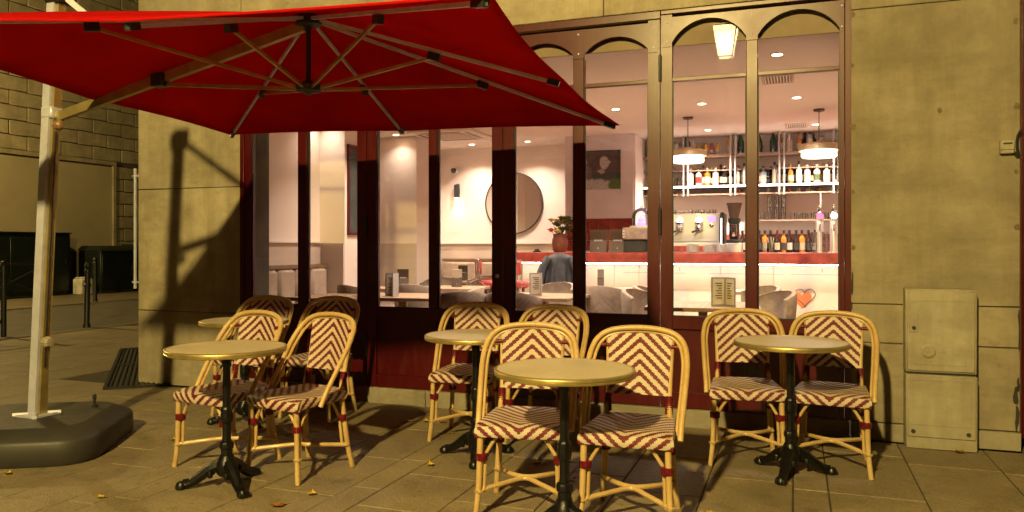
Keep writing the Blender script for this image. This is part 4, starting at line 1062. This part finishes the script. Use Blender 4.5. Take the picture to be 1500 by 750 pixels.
# beer taps
for x, gm_, lb in ((.255,'tap_pink','steel beer tap column with a pink round badge on the bar'), (.40,'tap_blue','steel beer tap column with a glowing white badge on the bar')):
    t = empty('beer_tap', (x, 9.3, 1.171), 0, lb, 'beer tap', 'beer taps on the bar')
    MB().lathe([(.055,0), (.055,.012), (.04,.016), (.04,.43), (.034,.44)], 20).build('column', 'steel', t)
    MB().lathe([(.0,0), (.044,0), (.044,.02), (.038,.024)], 20, (0,-.036,.41), 'y').build('badge_rim', 'chrome', t); MB().lathe([(0,.026), (.036,.026), (.036,.0245)], 20, (0,-.036,.41), 'y').build('badge', gm_, t)
    MB().lathe([(.012,.44), (.03,.45), (.03,.485), (.014,.5), (.012,.53), (0,.535)], 12).build('finial', 'chrome', t); MB().tube(smooth_path([(0,-.03,.31), (0,-.09,.30), (0,-.10,.24)], 4), .011, 8).build('spout', 'chrome', t)
for i in range(2):
    for k in range(3): glass(.195+i*.11, 9.16, 1.171+k*.07, 'clear glass stacked in front of the beer taps', 'glasses by the beer taps', .9)
for i in range(2): glass(-.32+i*.065, 9.2, 1.171, 'clear glass holding straws on the bar', 'straw glasses', 1.15)
tag(MB().tube([(0,0,.02), (.03,.01,.17)], .005, 5).tube([(-.01,.01,.02), (-.035,.0,.165)], .005, 5).tube([(.005,-.01,.02), (.0,-.02,.175)], .005, 5).build('straws', 'label_cream', None, (-.255, 9.2, 1.176)), 'pale straws bunched in a glass on the bar', 'straws')
# register, cake dome, display menus, vase
rg = empty('bar_cooler', (-1.78, 9.42, 1.171), 0, 'beige countertop appliance with dark lower front beside the standing menus', 'appliance')
box('body', 'dark_plastic', (-.17, .19, -.12, .18, 0, .15), rg, .006); box('upper_case', 'grey_fabric', (-.18, .20, -.15, .19, .151, .30), rg, .012)
for k in range(3): box('rib', 'paper', (-.176, -.15, -.155, -.1505, .18+k*.035, .195+k*.035), rg)
dm = empty('glass_dome', (-1.76, 9.45, 1.472), 0, 'glass dome glowing violet on top of the beige appliance', 'cake dome')
MB().lathe([(.14,0), (.14,.02), (.0,.021)], 24).build('plate', 'porcelain', dm); MB().lathe([(.12,.022), (.12,.12)]+[(.12*math.cos(a), .12+.12*math.sin(a)) for a in [R(15*i) for i in range(1, 6)]]+[(.012,.242), (.014,.262), (0,.27)], 24).build('dome', 'clear_glass', dm)
MB().lathe([(.05,.022), (.055,.06), (.04,.075), (.05,.10), (.03,.12), (0,.125)], 12).build('violet_cake', 'violet_glow', dm)
def standing_menu(x, y, z, w, h, m, inner, label, rz=0., logo=True, ang=14, group='standing menu cards'):
    e = empty('menu_card', (x, y, z), rz, label, 'menu', group)
    for s in (-1, 1):
        mm = MB().box(-w/2, w/2, -.003, .003, 0, h); o = mm.build('leaf_cover', m if s < 0 else inner, e); o.location = (0, s*math.sin(R(ang))*h*.55, 0); o.rotation_euler.x = R(-ang*s)*-1 if False else R(ang*s)
        if logo and s < 0:
            text('lettering', 'KIWIN', w*.17, 'print_white', o, (0, -.0045, h*.52), (R(90), 0, 0)); text('lettering', 'k', w*.14, 'print_white', o, (0, -.0045, h*.18), (R(90), 0, 0))
    return e
def open_menu(x, y, z, w, h, rz, label, a=35, out='menu_grey', inn='paper'):
    e = empty('menu_card', (x, y, z), rz, label, 'menu', 'standing menu cards')
    for s in (-1, 1):
        o = box('leaf_cover', out, (0, w, -.003, .003, 0, h), e); o.rotation_euler.z = R(90+s*(90-a)) if False else R(-a) if s > 0 else R(180+a)
        pg = box('page', inn, (.012, w-.012, -.0055, -.0032, .014, h-.014) if s > 0 else (.012, w-.012, .0032, .0055, .014, h-.014), o)
        for k in range(7):
            z0 = h-.05-k*(h-.09)/7
            yy = (-.0066, -.0056) if s > 0 else (.0056, .0066)
            box('print_line', 'print_dark', (.03, w-.03-(k*37 % 5)*.006, yy[0], yy[1], z0, z0+.008), pg)
    return e
standing_menu(-2.27, 9.35, 1.171, .21, .28, 'menu_brown', 'menu_brown', 'dark brown menu standing on the bar next to the flower vase', .0)
standing_menu(-2.03, 9.35, 1.171, .21, .28, 'menu_brown', 'menu_brown', 'dark brown menu standing on the bar next to the beige appliance', .0)
vs_ = empty('flower_vase', (-2.78, 9.4, 1.171), 0, 'terracotta pot with pale and red flowers on the bar end', 'vase'); vs_.scale = (1.2, 1.2, 1.15)
MB().lathe([(.06,0), (.075,.02), (.085,.10), (.08,.15), (.07,.155), (.072,.20), (.064,.20), (.06,.16)], 16).build('pot', 'terracotta', vs_)
r_ = random.Random(5)
for i in range(30):
    a = r_.uniform(0, 6.28); d = r_.uniform(.02, .14); hh = r_.uniform(.22, .38); p = (d*math.cos(a), d*math.sin(a)*.7, hh)
    fl_ = MB().tube([(0,0,.15), (p[0]*.5, p[1]*.5, hh*.7), p], .003, 4).build('stem', 'dark_green', vs_)
    b = MB()
    for k in range(6):
        t = k*1.05; b.add([(p[0], p[1], p[2]), (p[0]+.035*math.cos(t), p[1]+.035*math.sin(t), p[2]+.015), (p[0]+.045*math.cos(t+.5), p[1]+.045*math.sin(t+.5), p[2]+.005), (p[0]+.035*math.cos(t+1), p[1]+.035*math.sin(t+1), p[2]+.015)], [(0,1,2,3)])
    b.lathe([(0,-.02), (.022,-.01), (.028,.01), (.012,.025), (0,.026)], 8, p); b.build('flower', ('petal','dark_green','dark_green','petal_red','dark_green')[i % 5], fl_)
tag(MB().lathe([(.05,0), (.055,.012), (.03,.02), (.03,.035), (0,.04)], 12).build('ashtray', 'dark_plastic', None, (-3.05, 9.3, 1.171)), 'small dark dish on the bar beside the flower vase', 'dish')

# wall things
pic = empty('framed_photo', (-2.53, 10.399, 2.285), 0, 'black and white photograph of people at a table on the wall', 'picture')
box('print', 'photo_print', (-.31, .31, -.02, 0, -.265, .265), pic); 
mi = empty('round_mirror', (-4.04, 11.199, 1.90), 0, 'large round mirror with thin dark rim on the back wall', 'mirror')
MB().lathe([(0,0), (.455,0), (.455,.015), (0,.0152)], 56, (0,-.005,0), 'y').build('glass', 'mirror_silver', mi); MB().lathe([(.455,0), (.47,0), (.47,.028), (.455,.028)], 56, (0,0,0), 'y', ring=True).build('rim', 'dark_plastic', mi)
ck = empty('chalkboard', (-5.0, 8.05, 1.04), R(68), 'small chalkboard with white handwriting leaning on the bench top', 'chalkboard')
box('board', 'slate', (-.2, .2, -.01, .0, .02, .42), ck); MB().box(-.22, -.2, -.015, .004, 0, .44).box(.2, .22, -.015, .004, 0, .44).box(-.2, .2, -.015, .004, .42, .44).box(-.2, .2, -.015, .004, 0, .02).build('frame', 'oak', ck)
for s_, z_ in (('Tous', .34), ('GOUT', .24), ('menu', .13)): text('lettering', s_, .11, 'print_white', ck, (-.05, -.0115, z_), (R(90), 0, 0))
dp = empty('dark_wall_panel', (-4.679, 7.64, 1.5), 0, 'tall dark framed panel on the side of a pale pillar', 'panel'); box('panel', 'slate', (0, .012, -.12, .12, -.1, .85), dp); MB().box(0, .025, -.145, -.12, -.13, .88).box(0, .025, .12, .145, -.13, .88).box(0, .025, -.12, .12, .85, .88).box(0, .025, -.12, .12, -.13, -.1).build('frame', 'red_paint', dp)
# ceiling fittings
ac = empty('ceiling_cassette', (-4.1, 9.0, 2.67), 0, 'square white air conditioning cassette set into the ceiling', 'air conditioner')
box('panel', 'ceiling_paint', (-.42, .42, -.42, .42, -.035, -.001), ac, .012); box('grille', 'wainscot_paint', (-.25, .25, -.25, .25, -.044, -.036), ac, .004)
for a in range(4):
    o = box('slot', 'dark_plastic', (-.26, .26, .30, .345, -.038, -.0355), ac); o.rotation_euler.z = R(90*a)
for x, y, z, lb in ((-.141, 6.98, 2.67, 'slotted square air vent in the ceiling by the windows'), (.009, 10.41, 2.765, 'slotted square air vent in the ceiling above the bar shelves')):
    v_ = empty('ceiling_vent', (x, y, z), 0, lb, 'vent', 'ceiling air vents')
    MB().box(-.13, .13, -.17, -.15, -.012, -.001).box(-.13, .13, .15, .17, -.012, -.001).box(-.13, -.11, -.15, .15, -.012, -.001).box(.11, .13, -.15, .15, -.012, -.001).build('frame', 'wainscot_paint', v_)
    box('backing', 'menu_brown', (-.11, .11, -.15, .15, -.004, -.001), v_)
    for k in range(9): box('slat', 'ceiling_paint', (-.105+k*.0245, -.105+k*.0245+.012, -.15, .15, -.011, -.0045), v_)

cm_ = empty('security_camera', (-5.0, 11.0, 2.42), 0, 'small dark dome camera high on the back wall', 'camera')
MB().lathe([(.05,0), (.05,.05), (.03,.06)], 14, (0,.14,0), 'y').build('mount', 'ceiling_paint', cm_); MB().lathe([(0,-.045), (.03,-.035), (.045,0), (.04,.03), (0,.045)], 14, (0,.08,0)).build('dome', 'dark_plastic', cm_)

# banquette benches
def bench(name, x0, x1, y0, y1, along, label):
    e = empty(name, ((x0+x1)/2, (y0+y1)/2, FL), 0, label, 'bench'); w, d = (x1-x0)/2, (y1-y0)/2
    if along == 'y':
        box('seat_base', 'oak', (-w, w, -d, d, 0, .36), e); box('seat_cushion', 'beige_fabric', (-w+.12, w+.02, -d, d, .361, .46), e, .02)
        box('top_rail', 'walnut', (-w, -w+.09, -d, d, .965, 1.0), e); n = 5
        for i in range(n): a = -d+i*2*d/n; box('back_cushion', 'beige_fabric', (-w+.001, -w+.11, a+.006, a+2*d/n-.006, .47, .955), e, .03)
    else:
        box('seat_base', 'oak', (-w, w, -d, d, 0, .36), e); box('seat_cushion', 'beige_fabric', (-w, w, -d-.02, d-.12, .361, .46), e, .02)
        box('top_rail', 'walnut', (-w, w, d-.09, d, .965, 1.0), e); n = 3
        for i in range(n): a = -w+i*2*w/n; box('back_cushion', 'beige_fabric', (a+.006, a+2*w/n-.006, d-.11, d-.001, .47, .955), e, .03)
bench('banquette', -5.22, -4.55, 7.96, 9.02, 'y', 'beige upholstered bench along the side wall between pale pillars')
bench('banquette', -4.965, -4.40, 5.95, 7.40, 'y', 'beige upholstered bench along the side wall close to the doors')
bench('banquette', -5.22, -4.55, 9.50, 10.46, 'y', 'beige upholstered bench along the side wall at the room corner')
bench('banquette', -5.2, -3.42, 10.5, 11.165, 'x', 'beige upholstered bench along the back wall under the round mirror')

# cafe tables and chairs
ZTb = .79
def cafe_table(x, y, rz, w, d, label, m='oak'):
    e = empty('dining_table', (x, y, FL), R(rz), label, 'table')
    box('tabletop', m, (-w/2, w/2, -d/2, d/2, ZTb-.032-FL, ZTb-FL), e, .004)
    MB().box(-.035, .035, -.035, .035, .02, ZTb-.033-FL).build('pedestal', 'walnut', e); MB().box(-.22, .22, -.22, .22, 0, .019, .004).build('foot_plate', 'dark_plastic', e)
cafe_table(-3.42, 6.45, 10, .75, .7, 'oak dining table close inside the doors with an open grey menu')
cafe_table(-3.95, 6.15, -4, .62, .66, 'walnut edged dining table behind the shaded terrace chairs', 'walnut')
cafe_table(-4.10, 7.70, 0, .6, .65, 'oak table at the side wall bench with a brown menu')
cafe_table(-3.55, 7.95, 6, .6, .65, 'oak table in the middle of the room with a brown menu')
cafe_table(-4.15, 9.5, 4, .6, .65, 'oak table near the room corner under the wall sconce')
cafe_table(-2.20, 6.9, -3, .7, .7, 'oak table inside the doors before the coat-draped stool')
cafe_table(-1.95, 8.25, 0, .75, .6, 'oak table with slim pedestal in front of the glowing bar')
cafe_table(-.68, 6.25, 5, .85, .7, 'grey oak table inside the windows with two open paper menus')
cafe_table(-.35, 8.35, 0, .6, .5, 'small oak table before the bar with an upright menu')
cafe_table(-3.05, 10.0, 0, .6, .6, 'oak table by the end of the bar under the round mirror')
def shell_chair():
    e = empty('dining_chair')
    MB().box(-.22, .22, -.22, .20, .40, .47, .03).build('seat', 'beige_fabric', e)
    b = MB(); vs = []; fs = []; NU = 14; lev = [(0.,.44,.0), (.25,.55,.01), (.6,.68,.015), (.9,.76,.01), (1.,.775,.0)]
    for side in (0, 1):
        for (t, z, bu) in lev:
            for i in range(NU+1):
                a = R(-78+156*i/NU); r = .235+.02*t+bu - (.035 if side else 0); zz = z-.06*(abs(i-NU/2)/(NU/2))**2*t
                vs.append((r*math.sin(a), r*math.cos(a)*.95-.02, zz))
    nl = len(lev)*(NU+1)
    for j in range(len(lev)-1):
        for i in range(NU):
            q0 = j*(NU+1)+i; fs.append((q0+1, q0, q0+NU+1, q0+NU+2)); fs.append((nl+q0, nl+q0+1, nl+q0+NU+2, nl+q0+NU+1))
    for i in range(NU):
        q0 = (len(lev)-1)*(NU+1)+i; fs.append((q0+1, q0, nl+q0, nl+q0+1)); fs.append((i, i+1, nl+i+1, nl+i))
    for j in range(len(lev)-1):
        q0 = j*(NU+1); q1 = q0+NU+1; fs.append((q0, nl+q0, nl+q1, q1)); fs.append((q0+NU, q1+NU, nl+q1+NU, nl+q0+NU))
    b.add(vs, fs, True).build('backrest', 'grey_fabric', e)
    for sx in (-1, 1):
        for sy in (-1, 1): MB().tube([(sx*.16, sy*.15, .40), (sx*.22, sy*.21, 0)], [.013, .010], 8).build('leg', 'dark_plastic', e)
    return e
dc = shell_chair(); remember(dc)
DC = [(-4.05,6.75,150,'grey upholstered tub chair between the bench and the doors'), (-3.60,7.10,175,'grey upholstered tub chair behind the table with an open menu'), (-2.90,6.55,-80,'grey tub chair drawn up to the side of the doors-side oak table'), (-2.72,6.15,-150,'low backed grey tub chair close behind the middle door glass'),
 (-3.95,8.35,10,'grey tub chair facing the middle table from the wall side'), (-3.45,8.55,-10,'grey tub chair between the middle table and the bar'), (-3.72,9.05,-20,'grey tub chair near the room corner table'), (-2.25,6.25,180,'grey tub chair turned with its back to the glass doors'), (-1.72,7.4,170,'grey tub chair before the coat-draped stool'), (-2.35,7.65,-20,'grey tub chair beside the coat-draped stool'),
 (-1.22,7.35,90,'grey tub chair in profile before the glowing bar'), (-1.2,6.75,75,'grey tub chair seen in profile by the door stile'), (-.22,6.9,-60,'grey tub chair beside the paper menus table'), (-.36,7.7,-50,'grey tub chair before the orange heart on the bar')]
for i, (x, y, a, lb) in enumerate(DC):
    c = dc if i == 0 else dup(dc)
    c.location = (x, y, FL); c.scale = (1, 1, 1.06); c.rotation_euler.z = R(a); tag(c, lb, 'chair', 'grey upholstered dining chairs')
# bar stools with red seats
def stool():
    e = empty('bar_stool')
    MB().lathe([(0,.70), (.17,.70), (.19,.72), (.19,.76), (.17,.785), (0,.79)], 20).build('seat', 'red_leather', e)
    for a in range(4): MB().tube([(.13*math.cos(R(45+90*a)), .13*math.sin(R(45+90*a)), .70), (.20*math.cos(R(45+90*a)), .20*math.sin(R(45+90*a)), 0)], .019, 8).build('leg', 'oak', e)
    MB().tube([(.175*math.cos(R(i*18)), .175*math.sin(R(i*18)), .26) for i in range(21)], .008, 6, False).build('foot_ring', 'chrome', e)
    MB().tube(smooth_path([(-.15,-.13,.72), (-.175,-.20,.80), (-.18,-.21,.99), (-.14,-.215,1.035), (.14,-.215,1.035), (.18,-.21,.99), (.175,-.20,.80), (.15,-.13,.72)], 4), .008, 6).build('back_frame', 'chrome', e)
    MB().box(-.165, .165, -.20, -.175, .86, 1.02, .012).build('back_pad', 'red_leather', e)
    return e
st = stool(); remember(st)
for i, (x, y, a, lb) in enumerate(((-3.15,8.70,0,'red seated bar stool with wire back at the bar end'), (-3.42,8.78,-60,'red backed bar stool standing apart from the bar end'), (-2.45,8.55,0,'bar stool draped with a dark grey coat'))):
    c = st if i == 0 else dup(st)
    c.location = (x, y, FL); c.rotation_euler.z = R(a); tag(c, lb, 'bar stool', 'red bar stools')
# the coat
cv = MB(); vs = []; fs = []; NU, NV = 20, 10; rr = random.Random(4)
for j in range(NV+1):
    t = j/NV
    for i in range(NU+1):
        s_ = -1+2*i/NU; w = .15+.14*t**.7; fold = .022*math.sin(i*1.9)*t
        z = 1.17-.62*t-.05*s_*s_*(1-t); y = -.25-.06*t+fold-.03*(1-s_*s_)*(1-t)
        vs.append((s_*w, y+.10*abs(s_)**3*t, z))
for j in range(NV):
    for i in range(NU): q0 = j*(NU+1)+i; fs.append((q0, q0+NU+1, q0+NU+2, q0+1))
cv.add(vs, fs, True)
coat = empty('coat', (-2.45, 8.55, 0), 0, 'dark grey coat hung over the back of a bar stool', 'coat')
cb_ = cv.build('body', 'wool', coat); so = cb_.modifiers.new('t', 'SOLIDIFY'); so.thickness = .03; so.offset = -1
for s_ in (-1, 1): MB().tube(smooth_path([(s_*.13,-.27,1.12), (s_*.20,-.30,.98), (s_*.235,-.31,.78), (s_*.22,-.31,.58)], 4), [.045]*5+[.05]*5+[.04]*3, 10).build('sleeve', 'wool', coat)
# menus on the tables
open_menu(-3.42, 6.35, ZTb+.001, .12, .21, R(-32), 'open grey menu standing on the oak table by the doors', 55)
standing_menu(-4.10, 7.72, ZTb+.001, .125, .205, 'menu_brown', 'menu_brown', 'brown menu on the table by the side wall bench', R(28))
standing_menu(-3.55, 7.95, ZTb+.001, .115, .20, 'menu_brown', 'paper', 'brown menu standing on the middle table', R(24))
standing_menu(-4.15, 9.5, ZTb+.001, .125, .205, 'menu_brown', 'menu_brown', 'brown menu on the table near the room corner', R(20))
open_menu(-2.20, 6.85, ZTb+.001, .12, .21, R(-20), 'open grey menu standing before the coat-draped stool', 55)
standing_menu(-1.98, 8.25, ZTb+.001, .07, .21, 'menu_brown', 'menu_grey', 'slim brown menu on the pedestal table before the bar', R(10), False)
open_menu(-.50, 6.12, ZTb+.001, .115, .22, R(-8), 'open paper menu standing on the grey oak table', 38, 'menu_grey')
standing_menu(-.40, 8.3, ZTb+.001, .09, .2, 'menu_grey', 'menu_brown', 'grey menu on the small table before the bar', R(5), False)
